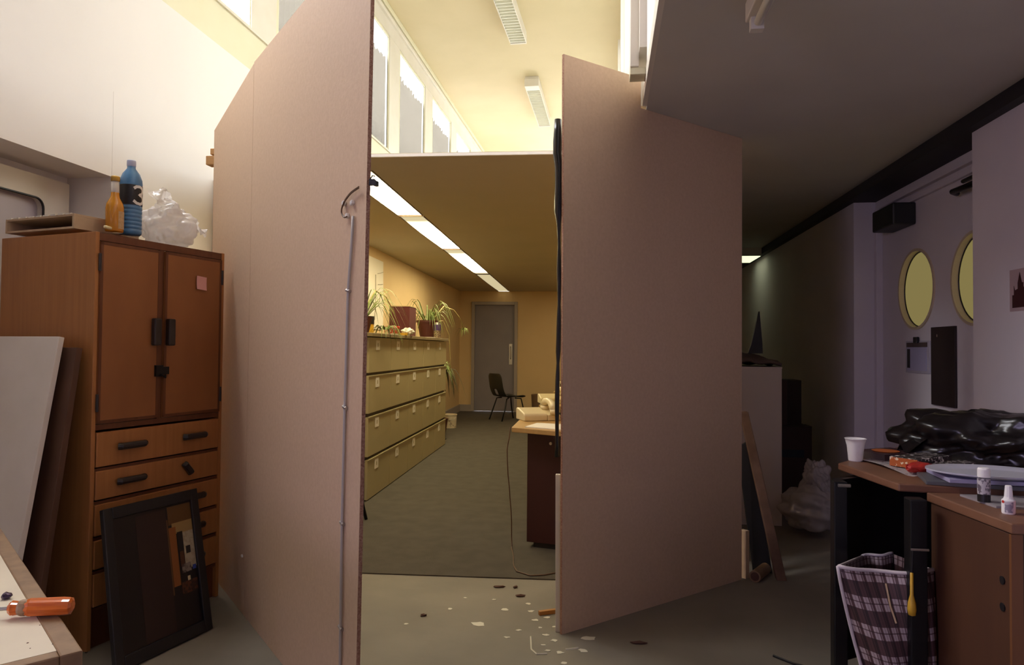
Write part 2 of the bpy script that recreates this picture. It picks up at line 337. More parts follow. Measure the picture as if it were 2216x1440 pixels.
# recess wall with two round holes
def wall_holes(x0, x1, y0, y1, z0, z1, holes, n=40):
    mb = MB(); edges = [y0]+[(holes[i][0]+holes[i+1][0])/2 for i in range(len(holes)-1)]+[y1]
    for x, dirn in ((x0, 1), (x1, -1)):
        for k, (cy, cz, r) in enumerate(holes):
            a0, a1 = edges[k], edges[k+1]
            ring, out = [], []
            for q in range(n):
                t = 2*math.pi*q/n; c_, s2 = math.cos(t), math.sin(t)
                ring.append((cy+r*c_, cz+r*s2))
                kx = ((a1-cy) if c_ > 0 else (cy-a0))/max(abs(c_), 1e-6); kz = ((z1-cz) if s2 > 0 else (cz-z0))/max(abs(s2), 1e-6)
                kk = min(kx, kz); out.append((cy+kk*c_, cz+kk*s2))
            corners = [(a1, z1), (a0, z1), (a0, z0), (a1, z0)]
            for q in range(n):
                j = (q+1) % n; pts = [(x, *ring[q]), (x, *out[q])]
                o0, o1 = out[q], out[j]
                for c_ in corners:
                    if (abs(o0[0]-c_[0]) < 1e-6 or abs(o0[1]-c_[1]) < 1e-6) and (abs(o1[0]-c_[0]) < 1e-6 or abs(o1[1]-c_[1]) < 1e-6) and not (abs(o0[0]-o1[0]) < 1e-6 or abs(o0[1]-o1[1]) < 1e-6):
                        pts.append((x, *c_))
                pts += [(x, *o1), (x, *ring[j])]
                mb.poly(pts)
    for (cy, cz, r) in holes:
        ring = [(cy+r*math.cos(2*math.pi*q/n), cz+r*math.sin(2*math.pi*q/n)) for q in range(n)]
        for q in range(n):
            j = (q+1) % n; mb.poly([(x0, *ring[q]), (x0, *ring[j]), (x1, *ring[j]), (x1, *ring[q])])
    return mb
HOLES = [(3.93, 1.595, .243), (4.635, 1.595, .243)]
st('wall_right', wall_holes(1.93, 2.06, 3.59, 5.2, 0, 2.262, HOLES), M['lilac_wall'])
glow = emitter('lit_room_beyond', rgb(196, 178, 112), .40)
for i, (cy, cz, r) in enumerate(HOLES):
    wn = bpy.data.objects.new('window_%d' % (40+i), None); COL.objects.link(wn); wn['kind'] = 'structure'
    rg = MB(); n = 40
    for q in range(n):
        t0, t1 = 2*math.pi*q/n, 2*math.pi*(q+1)/n
        P = lambda x, rr, t: (x, cy+rr*math.cos(t), cz+rr*math.sin(t))
        for (xa, ra, xb, rb_) in ((1.921, r+.012, 1.921, r-.004), (1.921, r-.004, 1.962, r-.004), (1.921, r+.012, 1.931, r+.012)):
            rg.poly([P(xa, ra, t0), P(xa, ra, t1), P(xb, rb_, t1), P(xb, rb_, t0)])
    mk('round_reveal', rg, mat('cream_reveal', (.62, .52, .36, 1), .5), wn)
    mk('gasket', MB().tube([(1.957, cy+(r-.006)*math.cos(2*math.pi*q/n), cz+(r-.008)*math.sin(2*math.pi*q/n)) for q in range(n+1)], .0035, 6, False), M['black'], wn)
    mk('pane', MB().prism([(1.962, cy+(r-.004)*math.cos(2*math.pi*q/n), cz+(r-.004)*math.sin(2*math.pi*q/n)) for q in range(n)], (.008, 0, 0)), glow, wn)
# rails and pipe at the top of the recess, corner trims
st('trim_%d' % k_, MB().box(1.895, 1.93, 3.59, 5.2, 2.205, 2.262), M['lilac_wall'], bevel=.004); k_ += 1
st('trim_%d' % k_, MB().box(1.905, 1.93, 3.59, 5.2, 2.15, 2.185), M['lilac_wall'], bevel=.004); k_ += 1
st('trim_%d' % k_, MB().box(1.885, 1.93, 5.155, 5.2, 0, 2.205), M['lilac_wall'], bevel=.004); k_ += 1
st('wall_back', MB().box(.3, 3.0, 10.6, 10.8, 0, 2.33), M['lilac_wall'])
st('wall_right', MB().box(2.9, 3.0, 9.5, 10.6, 0, 2.33).box(2.15, 3.0, 9.5, 9.6, 0, 2.33), M['lilac_wall'])
# rear of the studio (behind the viewpoint)
b = MB(); b.box(-3.0, .7, -3.8, -3.6, 0, 5.2); b.box(.7, 3.0, -3.8, -3.6, 0, 2.39)
st('wall_rear', b, mat('rear_grey_wall', (.3, .28, .28, 1), .9))
wn = bpy.data.objects.new('window_50', None); COL.objects.link(wn); wn['kind'] = 'structure'
f = MB(); f.box(-2.9, -2.82, -2.8, -2.74, 1.05, 2.15); f.box(-2.9, -2.82, -.86, -.8, 1.05, 2.15); f.box(-2.9, -2.82, -2.74, -.86, 1.05, 1.1); f.box(-2.9, -2.82, -2.74, -.86, 2.1, 2.15)
mk('window_frame', f, M['white_paint'], wn); mk('pane', MB().box(-2.87, -2.864, -2.76, -.84, 1.08, 2.12), glassy('lilac_tinted_glass', (.69, .64, .80, 1), .03), wn)  # unseen window; lilac tint put in to colour and weaken its daylight
# ---- the office beyond: walls, slab ceiling, door
st('wall_office_left', MB().box(-2.4, -2.2, 4.4, 13.3, 0, 2.29), M['office_wall'], rot=OA)
st('wall_office_right', MB().box(.62, .70, 3.95, 13.3, 0, 2.29), M['office_wall'], rot=OA)
b = MB(); b.box(-2.4, -1.96, 13.1, 13.25, 0, 2.29); b.box(-1.10, .70, 13.1, 13.25, 0, 2.29); b.box(-1.96, -1.10, 13.1, 13.25, 2.07, 2.29)
st('wall_office_back', b, M['office_wall'], rot=OA)
b = MB()
SL0, SL1 = -1.47, -1.25
b.box(-2.15, SL0, 3.86, 13.3, 2.29, 2.303); b.box(-2.4, -2.15, 4.4, 13.3, 2.29, 2.312); b.box(SL1, .70, 3.86, 13.3, 2.29, 2.312); b.box(SL0, SL1, 3.86, 13.3, 2.306, 2.312); b.box(SL0, SL1, 3.86, 4.15, 2.29, 2.306)
st('ceiling_office', b, M['office_ceiling'], rot=OA)
st('trim_%d' % k_, MB().box(-2.1, .7, 3.845, 3.86, 2.288, 2.304), M['cup'], rot=OA); k_ += 1
st('baseboard_back', MB().box(-2.2, -1.96, 13.06, 13.1, 0, .13), M['door_frame'], rot=OA)
st('baseboard_left', MB().box(-2.2, -2.17, 8.6, 13.1, 0, .13), M['door_frame'], rot=OA)
dr = bpy.data.objects.new('door_1', None); COL.objects.link(dr); dr.rotation_euler.z = OA; dr['kind'] = 'structure'
mk('door_leaf', MB().box(-1.91, -1.15, 13.12, 13.16, .01, 2.03), M['door_grey'], dr, bevel=.003)
f = MB(); f.box(-1.97, -1.91, 13.07, 13.2, 0, 2.09); f.box(-1.15, -1.09, 13.07, 13.2, 0, 2.09); f.box(-1.91, -1.15, 13.07, 13.2, 2.03, 2.09)
mk('door_frame', f, M['door_frame'], dr, bevel=.003)
mk('push_plate', MB().box(-1.25, -1.19, 13.11, 13.12, .9, 1.29), M['steel'], dr)
mk('pull_handle', MB().tube([(-1.22, 13.12, 1.0), (-1.22, 13.08, 1.02), (-1.22, 13.08, 1.22), (-1.22, 13.12, 1.24)], .009), M['steel'], dr)
# ---- the strip of ceiling lights in the office
WARM = (1.0, .83, .48, 1)
sl = [(4.15, 5.58), (5.61, 7.50), (7.54, 10.05), (10.10, 13.06)]
dm = [((0.0, .25), None), ((.10, .42), None), ((.1, .36), (.86, .95)), None]
LS = 34.0
for i, (a, c_) in enumerate(sl):
    t = thing('ceiling_light_panel', ['ceiling light panel nearest the board, blown out white', 'second glowing ceiling light panel from the front, cream near end', 'third ceiling light panel, glowing in its middle', 'dim cream ceiling light panel farthest away, above the grey door'][i], 'light', O(-1.36, (a+c_)/2, 2.295), OA, 'panels of the office light strip')
    L_ = (c_-a)/2
    fr = MB(); fr.box(-.108, -.098, -L_, L_, -.008, .01); fr.box(.098, .108, -L_, L_, -.008, .01); fr.box(-.098, .098, -L_-.012, -L_+.004, -.01, .01)
    mk('panel_frame', fr, mat('dark_panel_rim', (.10, .06, .03, 1), .5), t)
    sag = lambda q, r_: ((q-.5)*.196, (r_-.5)*2*L_, -.001-.012*math.sin(math.pi*r_)*(1-(2*q-1)**2*.3))
    g = MB().grid(sag, 6, 20)
    mt = diffuser('lit_diffuser', WARM, .72, LS, *dm[i]) if dm[i] else emitter('lit_diffuser_dim', WARM, .66)
    mk('diffuser', g, mt, t, smooth=True)
t = thing('ceiling_light_panel', 'added fill light panel brightening the office back wall, unseen behind right screen', 'light', O(.22, 11.3, 2.278), OA, 'added office fill lights')  # added lamp, out of view, to brighten the far end of the office
mk('diffuser', MB().box(-.09, .09, -1.0, 1.0, 0, .004), emitter('added_fill_diffuser', (1.0, .80, .52, 1), 9.0), t)
mk('housing', MB().box(-.10, .10, -1.02, 1.02, .004, .012), M['white_paint'], t)
# ---- two louvred battens under the upper ceiling
def batten(label, loc, rz, L_, wbox):
    t = thing('ceiling_light', label, 'light', loc, rz, 'louvred lights on the upper ceiling')
    mk('housing', MB().box(-.10, .10, 0, L_, .03, .10), M['white_paint'], t, bevel=.004)
    mk('end_box', MB().box(-.105, .105, -.02 if not wbox else -.02, .16 if wbox else .03, -.055, .06), M['white_paint'], t, bevel=.004)
    mk('end_cap', MB().box(-.105, .105, L_-.03, L_, -.055, .06), M['white_paint'], t, bevel=.004)
    for s2 in (-1, 1): mk('side_reflector', MB().box(s2*.1-.004, s2*.1+.004, .03, L_-.03, -.05, .05), M['white_paint'], t)
    n = int(L_/.075); sl_ = MB().box(-.095, .095, -.004, .004, -.05, .02); proto = None
    louv = mat('louvre_metal', (.80, .80, .68, 1), .35) if 'louvre_metal' not in bpy.data.materials else bpy.data.materials['louvre_metal']
    for q in range(n):
        if proto is None: proto = mk('louvre_slat', sl_, louv, t); o = proto
        else: o = proto.copy(); COL.objects.link(o); o.parent = t
        o.location.y = .16+(L_-.22)*q/(n-1)
    return t
batten('louvred ceiling light at the top edge of the opening, cut by the frame', (-1.16, 7.05, 5.1), R(-2), 1.55, False)
batten('louvred ceiling light with square end box, the lower of the two', (-1.09, 10.02, 5.1), R(-1), 1.85, True)
# ================================================================ the two chipboard screens
a = Vector((-.69, 1.948, 0)); d = Vector((-.675, .738, 0)).normalized(); n = Vector((-.738, -.675, 0)).normalized()
TH = .0115
def sheet(pts, nrm, th, lean_pts=None):
    return MB().prism(pts, -nrm*th)
scr = thing('chipboard_screen', 'tall pinkish chipboard screen on the left, two sheets wide, cable clipped to it', 'screen', a)
def LBp(s, z): return tuple(d*s+Vector((0, 0, z)))
mk('chipboard_sheet', sheet([LBp(.05, 0), LBp(1.34, 0), LBp(1.32, 2.487), LBp(0.0, 2.475)], n, TH), M['chip'], scr)
mk('chipboard_sheet', sheet([LBp(1.343, 0), LBp(2.12, 0), LBp(2.14, 2.385), LBp(1.323, 2.482)], n, TH), M['chip'], scr)
ed = MB().prism([LBp(.0485, 0), LBp(.05, 0), LBp(0, 2.475), LBp(-.0015, 2.475)], -n*TH); mk('cut_edge', ed, M['chip_edge'], scr)
def LBn(s, z, o=.004): return d*s+Vector((0, 0, z))+n*o
cable = [(-.0+.055+.045, 1.59), (.130, 1.374), (.143, 1.015), (.15, .658), (.152, .339), (.152, .02)]
def s_of(x, y): return (Vector((x, y, 0))-a).dot(d)
cp = [(s_of(-.759, 2.023), 1.60), (s_of(-.768, 2.03), 1.50), (s_of(-.781, 2.047), 1.374), (s_of(-.79, 2.057), 1.015), (s_of(-.796, 2.064), .658), (s_of(-.796, 2.064), .339), (s_of(-.795, 2.062), .01)]
mk('cable', MB().tube([LBn(s, z, .006) for s, z in cp], .0048, 8), M['grey_conduit'], scr, smooth=True)
for s, z in ((cp[2][0], 1.374), (cp[3][0], 1.015), (cp[4][0], .658), (cp[5][0], .339)):
    mk('cable_clip', MB().tube([LBn(s-.012, z-.003, .006), LBn(s+.012, z+.002, .006)], .0055, 6), M['steel'], scr)
tw = [(s_of(-.722, 1.982), 1.675), (s_of(-.77, 2.03), 1.668), (s_of(-.805, 2.07), 1.648), (s_of(-.815, 2.083), 1.625), (s_of(-.80, 2.068), 1.605), (s_of(-.785, 2.05), 1.603)]
def smooth_path(P, k=6):
    out = []
    for i in range(len(P)-1):
        p0, p1, p2, p3 = P[max(i-1, 0)], P[i], P[i+1], P[min(i+2, len(P)-1)]
        for j in range(k):
            t = j/k; out.append(tuple(.5*((2*b_)+(c_-a_)*t+(2*a_-5*b_+4*c_-d_)*t*t+(3*b_-a_-3*c_+d_)*t**3) for a_, b_, c_, d_ in zip(p0, p1, p2, p3)))
    return out+[P[-1]]
tw = smooth_path(tw)
mk('bare_wire', MB().tube([LBn(s, z, .012) for s, z in tw], .0025, 6), mat('brown_wire', (.12, .06, .03, 1), .5), scr)
mk('bare_wire', MB().tube([LBn(s+.004, z+.005, .01) for s, z in tw[:18]], .002, 6), bpy.data.materials['brown_wire'], scr)
for (x, y, z) in ((-.812, 2.08, 1.652), (-.765, 2.03, 1.642), (-.792, 2.059, 1.608), (-.77, 2.034, 1.604)):
    mk('terminal_block', MB().box(-.008, .008, -.006, .006, -.007, .007), M['white_plastic'], scr, bevel=.003)
    q = scr.children[-1]; q.location = LBn(s_of(x, y), z, .006); q.rotation_euler = (0, R(15), math.atan2(d.y, d.x))
nl = [(0, 2.05), (.02, 2.035), (0, 2.02), (.018, 2.0), (0, 1.985), (.02, 1.972), (.02, .36), (0, .34), (.018, .32), (0, .30), (.02, .265), (0, .255)]
for k, z in nl: mk('nail_head', MB().lathe([(.004, 0), (.004, .002), (.001, .003)], 8), M['black'], scr); q = scr.children[-1]; q.matrix_local = Matrix.Translation(LBn(1.372+k, z, 0)) @ n.to_track_quat('Z', 'Y').to_matrix().to_4x4()
# dark latch on the leading edge
lt = MB(); lt.box(.0, .016, -.006, .006, -.009, .009); lt.tube([(.0, 0, .008), (.008, 0, .02), (.016, 0, .017)], .0022); lt.box(.014, .024, -.009, .009, -.012, .003)
o = mk('latch', lt, M['black_metal'], scr); o.matrix_local = Matrix.Translation((.002, .004, 1.685)) @ Matrix.Rotation(R(-10), 4, 'Z')
# timber battens behind the far edge, against the white wall
tag(mk('timber_batten', MB().box(-2.19, -2.10, 3.54, 3.60, 2.20, 2.25), M['batten'], bevel=.003), 'orange pine batten end sticking out behind left screen, lower one', 'batten')
tag(mk('timber_batten', MB().box(-2.165, -2.10, 3.54, 3.60, 2.256, 2.29), M['batten'], bevel=.003), 'short orange pine batten end behind left screen, upper one', 'batten')
# right screen
a2 = Vector((-.181, 2.937, 0)); d2 = Vector((.724, .69, 0)).normalized(); n2 = Vector((.69, -.724, 0)).normalized()
scr2 = thing('chipboard_screen', 'right chipboard screen running up under the low dark ceiling', 'screen', a2)
P2 = lambda s, z: tuple(d2*s+Vector((0, 0, z)))
mk('chipboard_sheet', sheet([P2(.01, 0), P2(1.238, 0), P2(1.238, 2.329), P2(.47, 2.329), P2(.47, 2.47), P2(0, 2.462)], n2, TH), M['chip'], scr2)
mk('cut_edge', MB().prism([P2(.009, 0), P2(.01, 0), P2(0, 2.462), P2(-.0015, 2.462)], -n2*TH), M['chip_edge'], scr2)
tag(mk('timber_upright', MB().hexa([Vector(p)+a2 for p in [P2(1.215, 0), P2(1.25, 0), Vector(P2(1.25, 0))-n2*.05, Vector(P2(1.215, 0))-n2*.05, P2(1.215, .2), P2(1.25, .22), Vector(P2(1.25, .22))-n2*.05, Vector(P2(1.215, .2))-n2*.05]]) if False else MB().box(-.018, .012, -.02, .02, 0, .25), M['pale_wood'], bevel=.002), 'short pale wooden upright at the foot of right screen', 'timber')
q = bpy.data.objects[-1] if False else [o for o in COL.objects if o.name.startswith('timber_upright')][0]; q.location = (.738, 3.828, 0); q.rotation_euler.z = R(44)
# black plastic strip hanging at the leading edge of the right screen
b = MB(); pts = []
for k in range(30):
    t = k/29; z = 2.19-1.45*t
    pts.append(Vector((-.199-.003*math.sin(t*9)-.008*(t < .12), 2.962+.004*math.sin(t*21), z)))
wds = [(.010+.016*(t < .28)+.008*abs(math.sin(t*17))+.004*random.random()) for t in [k/29 for k in range(30)]]
b.tube(pts, [w_*.55 for w_ in wds], 8)
tag(mk('plastic_strip', b, mat('glossy_black_polythene', (.008, .008, .01, 1), .25), smooth=True), 'long black plastic strip hanging at the edge of right screen', 'strip')
tag(mk('white_batten', MB().hexa([(-.203, 2.965, .03), (-.183, 2.965, .03), (-.183, 2.99, .03), (-.203, 2.99, .03), (-.207, 2.965, .695), (-.187, 2.965, .695), (-.187, 2.99, .695), (-.207, 2.99, .695)]), M['white_paint'], bevel=.002), 'white painted batten standing at the foot of right screen edge', 'batten')
[o for o in COL.objects if o.name.startswith('white_batten')][0].location.z = -.03
# ================================================================ left group
# tall wooden cupboard: local x along its front, y into it
CR = R(90)-math.atan2(.242, .97); L0 = Vector((-1.999, 2.487, 0))
cb = thing('tall_cupboard', 'tall orange wooden cupboard with two doors above drawers', 'cupboard', L0, CR)
W_ = .675; D_ = .565; H_ = 1.67
b = MB(); b.box(0, .018, 0, D_, 0, H_-.02); b.box(W_-.018, W_, 0, D_, 0, H_-.02); b.box(.018, W_-.018, D_-.01, D_, 0, H_-.02); b.box(.018, W_-.018, .03, D_-.01, .86, .885)
mk('carcass', b, M['wood'], cb, bevel=.002)
mk('top_board', MB().box(-.004, W_+.004, -.008, D_, H_-.022, H_), M['wood'], cb, bevel=.003)
b = MB(); b.box(.018, W_-.018, .002, .022, 1.618, H_-.022); b.box(.018, W_-.018, .002, .022, .862, .884); b.box(.306, .328, .004, .022, .884, 1.618)
mk('face_rail', b, M['wood_dark'], cb)
for z in (.705, .575, .432, .30, .155): mk('drawer_rail', MB().box(.018, W_-.018, .006, .03, z-.008, z+.004), M['wood_dark'], cb)
mk('plinth', MB().box(.018, W_-.018, .02, .04, 0, .147), M['wood_dark'], cb)
for (x0, x1, hx) in ((.02, .304, .279), (.33, W_-.02, .352)):
    dd = mk('door', MB().box(x0, x1, -.004, .016, .888, 1.614), M['wood_door'], cb, bevel=.002)
    mk('handle', MB().box(hx-.018, hx+.018, -.03, -.004, 1.2, 1.318), M['handle'], dd, bevel=.006)
    b = MB(); q = x0-.002 if x0 < .1 else x1+.002
    for z in (1.53, .97): b.tube([(q, -.005, z-.035), (q, -.005, z+.035)], .006, 8)
    mk('hinge', b, M['handle'], dd)
    e = MB(); e.box(x0, x0+.012, -.0055, -.003, .888, 1.614); e.box(x1-.012, x1, -.0055, -.003, .888, 1.614); e.box(x0, x1, -.0055, -.003, 1.602, 1.614); e.box(x0, x1, -.0055, -.003, .888, .9)
    mk('door_lipping', e, M['wood_dark'], dd)
b = MB(); b.box(.282, .318, -.016, -.004, 1.066, 1.115); b.box(.318, .352, -.013, -.004, 1.075, 1.108); b.tube([(.305, -.018, 1.075), (.305, -.03, 1.07), (.318, -.03, 1.062), (.33, -.018, 1.072)], .004)
mk('hasp', b, M['black_metal'], cb)
dz = [(.715, .852), (.585, .698), (.443, .566), (.312, .424), (.165, .292)]
for i, (z0, z1) in enumerate(dz):
    dw = mk('drawer', MB().box(.022, W_-.022, -.003, .018, z0, z1), M['wood'], cb, bevel=.003)
    for hx in (.174, .50):
        h_ = MB().tube([(-.062, -.012, 0), (-.055, -.02, 0), (.055, -.02, 0), (.062, -.012, 0)], .014, 10); h_.box(-.055, .055, -.02, -.002, -.006, .006)
        o = mk('handle', h_, M['handle'], dw, smooth=False); o.location = (hx, 0, (z0+z1)/2+.004)
        if i == 1 and hx > .4: o.rotation_euler.y = R(50); o.scale.x = .5; o.location.x = .462
b = MB()
for (y, z) in ((.10, 1.60), (.24, 1.60), (.37, 1.60), (.55, 1.59)):
    mk('screw', MB().lathe([(.005, 0), (.005, .002)], 8), M['black'], cb); q = cb.children[-1]; q.rotation_euler = (0, R(-90), 0); q.location = (0.0, y, z)
def CW(x, y, z): 
    v = Matrix.Rotation(CR, 3, 'Z') @ Vector((x, y, 0)); return Vector((L0.x+v.x, L0.y+v.y, z))
# pink note
g = MB().grid(lambda u, v: (-.0+u*.058, -.0075-.006*(1-v)**2, v*.062), 3, 6)
o = tag(mk('paper_note', g, M['pink'], solid=.0006), 'small pink paper note stuck on right cupboard door', 'note'); o.location = CW(.497, 0, 1.463); o.rotation_euler = (0, R(4), CR)
# shallow box
bx = thing('shallow_wooden_box', 'shallow open-ended wooden box lying on top of tall cupboard', 'box', CW(.004, .13, H_+.001), CR)
mk('top_panel', MB().box(0, .3, 0, .42, .05, .06), M['pale_wood'], bx, bevel=.001)
mk('bottom_panel', MB().box(0, .3, 0, .42, 0, .008), M['pale_wood'], bx)
mk('side_panel', MB().box(.0, .3, 0, .012, .008, .05), M['pale_wood'], bx)
mk('side_panel', MB().box(.0, .3, .408, .42, .008, .05), M['pale_wood'], bx)
mk('end_panel', MB().box(.288, .3, .012, .408, .008, .05), M['brown_board'], bx)
b = MB()
for k in range(9): y = .02+.045*k; b.box(-.002, .006, y, y+.03, .058, .063)
mk('torn_paper_edge', b, M['paper'], bx)['kind'] = 'stuff'
# amber bottle
bo = thing('juice_bottle', 'small glass bottle of orange juice with gold cap', 'bottle', CW(.128, .06, H_))
mk('glass_body', MB().lathe([(.0, 0), (.031, 0), (.034, .004), (.034, .10), (.031, .118), (.018, .143), (.0155, .155), (.0145, .205), (.0, .206)], 32, cap=False), mat('orange_juice', (.62, .26, .02, 1), .12, spec=.6), bo, smooth=True)
mk('neck_glass', MB().lathe([(.0158, .165), (.0152, .212), (.0, .213)], 24, cap=False), mat('neck_glass', (.55, .5, .45, 1), .08), bo, smooth=True)
mk('cap', MB().lathe([(.0, .234), (.0165, .233), (.0175, .229), (.0175, .215), (.0165, .212)], 24, cap=False), mat('gold_cap', (.5, .3, .06, 1), .3, metal=.7), bo, smooth=True)
lb = MB()
for k in range(12):
    t0, t1 = CR+R(-105+8*k), CR+R(-105+8*(k+1))
    lb.poly([(.0346*math.cos(t0), .0346*math.sin(t0), .012), (.0346*math.cos(t1), .0346*math.sin(t1), .012), (.0346*math.cos(t1), .0346*math.sin(t1), .085), (.0346*math.cos(t0), .0346*math.sin(t0), .085)])
mk('label', lb, mat('beige_label', (.62, .42, .22, 1), .7, (.5, .32, .15, 1), 90, 2), bo)
# blue bottle with black label and the figure 3
b2 = thing('blue_plastic_bottle', 'large blue plastic bottle with black label and white figure 3', 'bottle', CW(.217, .078, H_))
prof = [(.0, 0), (.036, 0), (.043, .006)]
for k in range(7): z = .012+.0165*k; prof += [(.0445, z), (.0445, z+.011), (.0415, z+.0137)]
prof += [(.044, .13), (.044, .215), (.0445, .222), (.043, .24), (.034, .265), (.018, .287), (.0165, .292), (.0165, .30), (.0, .30)]
mk('bottle_body', MB().lathe(prof, 40, cap=False), mat('blue_bottle_plastic', (.075, .22, .43, 1), .18, spec=.6), b2, smooth=True)
mk('cap', MB().lathe([(.0, .325), (.017, .324), (.018, .32), (.018, .30), (.0165, .298)], 28, cap=False), mat('pale_blue_cap', (.55, .60, .80, 1), .4), b2, smooth=True)
mk('label', MB().lathe([(.0448, .128), (.0452, .13), (.0452, .212), (.0448, .214)], 40, cap=False), M['black'], b2, smooth=True)
three = [(-.9, .72), (-.55, .95), (0, 1), (.5, .85), (.62, .5), (.4, .18), (-.1, .05), (.45, -.08), (.75, -.4), (.6, -.8), (.1, -1), (-.5, -.95), (-.95, -.68)]
tp = []
for i in range(len(three)-1):
    for k in range(4): t = k/4; tp.append((three[i][0]*(1-t)+three[i+1][0]*t, three[i][1]*(1-t)+three[i+1][1]*t))
tp.append(three[-1])
rib = MB(); prev = None; A0 = math.atan2(0-(L0.y+.1), 0-(L0.x)) + R(46)
for i, (x, z) in enumerate(tp):
    p0 = tp[max(i-1, 0)]; p1 = tp[min(i+1, len(tp)-1)]; tx, tz = p1[0]-p0[0], p1[1]-p0[1]; ln = math.hypot(tx, tz) or 1; hx, hz = -tz/ln*.2, tx/ln*.2
    def cyl(x_, z_): t = A0+x_*.029/.0455; return (.0456*math.cos(t), .0456*math.sin(t), .171+z_*.037)
    cur = (cyl(x+hx, z+hz*.8), cyl(x-hx, z-hz*.8))
    if prev: rib.poly([prev[0], prev[1], cur[1], cur[0]])
    prev = cur
mk('figure_three', rib, M['white_plastic'], b2)
# crumpled polythene bag
def crumple(rx, ry, rz, amt, fr, seed, fn=None, sub=5):
    mb = MB(); bmesh.ops.create_icosphere(mb.b, subdivisions=sub, radius=1)
    rnd = random.Random(seed*13.7); W = []
    for k in range(14):   # creases: folded (triangle) waves along random directions
        dv = Vector((rnd.gauss(0, 1), rnd.gauss(0, 1), rnd.gauss(0, 1))).normalized(); W.append((dv, fr*rnd.uniform(.35, 1.15)*(1 if k < 6 else 2.3), rnd.random(), (1 if k < 6 else .5)*rnd.uniform(.6, 1)))
    tot = sum(x[3] for x in W)
    for v in mb.b.verts:
        p = v.co.copy(); k = 0
        for dv, f_, ph, a_ in W: k += a_*(abs(((p.dot(dv)*f_*.95+ph) % 1)*2-1)-.5)
        s = 1+amt*(k/tot*3.2+.25*mnoise.noise(p*fr+Vector((seed, 2, 1)))); v.co = Vector((p.x*rx, p.y*ry, p.z*rz))*s
        if fn: v.co = fn(v.co)
    return mb
pb = thing('polythene_bag', 'crumpled white polythene bag on top of tall cupboard beside blue bottle', 'bag', CW(.475, .15, H_), CR)
def sq(co):
    return Vector((co.x, co.y, max(co.z, -.085)))
o = mk('bag_body', crumple(.125, .10, .10, .35, 1.7, 3.1, sq), M['poly_bag'], pb, smooth=True); o.location = (0, 0, .087)
tri = lambda q: abs((q % 1)*2-1)-.5
def tl(u, v):
    x = -.09+.28*u; zc = .235+.02*math.sin(u*6)-.13*max(0, u-.2)**1.4
    return (x+.012*tri(v*2+u*3), -.02+.05*tri(v*1.3+u*1.7)+.035*math.cos(v*3), zc-(.10-.03*u)*v+.022*tri(u*4.3+v*1.1)+.012*tri(u*9-v*3))
mk('twisted_top', MB().grid(tl, 40, 16), M['poly_bag'], pb, smooth=True)
o = tag(mk('yellow_scrap', MB().box(-.02, .02, -.008, .008, 0, .012), mat('cream_scrap', (.8, .72, .4, 1), .6), bevel=.004), 'small cream scrap on cupboard top in front of the juice bottle', 'scrap'); o.location = CW(.062, .014, H_); o.rotation_euler.z = CR+.4
# leaning boards: local frame of the cupboard side; x = towards cupboard front normal..., they lean on its left side
def board_lean(name, pts_top, foot, x_right_top, x_right_bot, ztop, th, m, label):
    pass
dC = Vector((.242, .970, 0)).normalized(); nC = Vector((dC.y, -dC.x, 0))
def CL(s, o_, z): return L0+dC*s+nC*o_+Vector((0, 0, z))   # s along front, o_ outwards from front, z
def slab(name, label, s_top, s_bot, o_top, o_bot, depth, z, th, m, cat='board'):
    pt = [CL(s_bot, o_bot, 0), CL(s_bot, -depth, 0), CL(s_top, -depth, z), CL(s_top, o_top, z)]
    nrm = (pt[1]-pt[0]).cross(pt[3]-pt[0]).normalized()
    if nrm.dot(dC) < 0: nrm = -nrm
    c0 = pt[0]; mb = MB().prism([p-c0 for p in pt], nrm*th)
    o = mk(name, mb, m, bevel=.002); o.location = c0; return tag(o, label, cat)
slab('brown_board', 'dark brown board leaning on cupboard side behind the pale board', -.052, -.21, -.022, -.025, .56, 1.19, .025, M['brown_board'])
slab('pale_board', 'pale grey speckled board leaning against left side of tall cupboard', -.085, -.30, -.075, -.065, .53, 1.232, .022, M['laminate'])
# framed picture on the floor leaning on the drawers
fm = thing('framed_picture', 'black framed dark picture leaning against cupboard drawers on the floor', 'picture', L0+dC*.665)
def MM(s, t, o_=0):  # s right to left 0..1, t bottom..top, o_ out of the face
    foot = dC*(-.305-.455*s+.665-.665)+nC*.262; topp = dC*(-.235-.455*s)+nC*.085+Vector((0, 0, .563))
    nn = (nC*.563+Vector((0, 0, .177))).normalized()
    return foot*(1-t)+topp*t+nn*o_
def quadbox(s0, s1, t0, t1, o0, o1, mb=None):
    mb = mb or MB(); return mb.hexa([MM(s1, t0, o0), MM(s0, t0, o0), MM(s0, t1, o0), MM(s1, t1, o0), MM(s1, t0, o1), MM(s0, t0, o1), MM(s0, t1, o1), MM(s1, t1, o1)])
for q in ((0, .085, 0, 1), (.915, 1, 0, 1), (.085, .915, 0, .08), (.085, .915, .925, 1)): mk('frame_rail', quadbox(*q, 0, .022), M['black'], fm, bevel=.003)
mk('picture_sheet', quadbox(.08, .92, .075, .93, .002, .010), mat('dark_picture_print', (.010, .007, .007, 1), .35), fm)
def pic(name, f0, f1, t0, t1, m, o_=.0104):   # fractions of the picture: from its left and from its top
    S = lambda f: .92-.84*f; T = lambda q: .93-.855*q
    return mk(name, quadbox(S(f1), S(f0), T(t1), T(t0), .010, o_), m, fm)
pm = lambda n_, c_, c2=None: mat(n_, c_+(1,), .4, c2+(1,) if c2 else None, 60, 3, lo=.45, hi=.55)
pic('printed_brown_panel', .28, .655, .03, .99, pm('print_brown', (.030, .014, .011)))
pic('printed_edge_line', .655, .672, .12, .72, pm('print_ochre', (.13, .06, .02)))
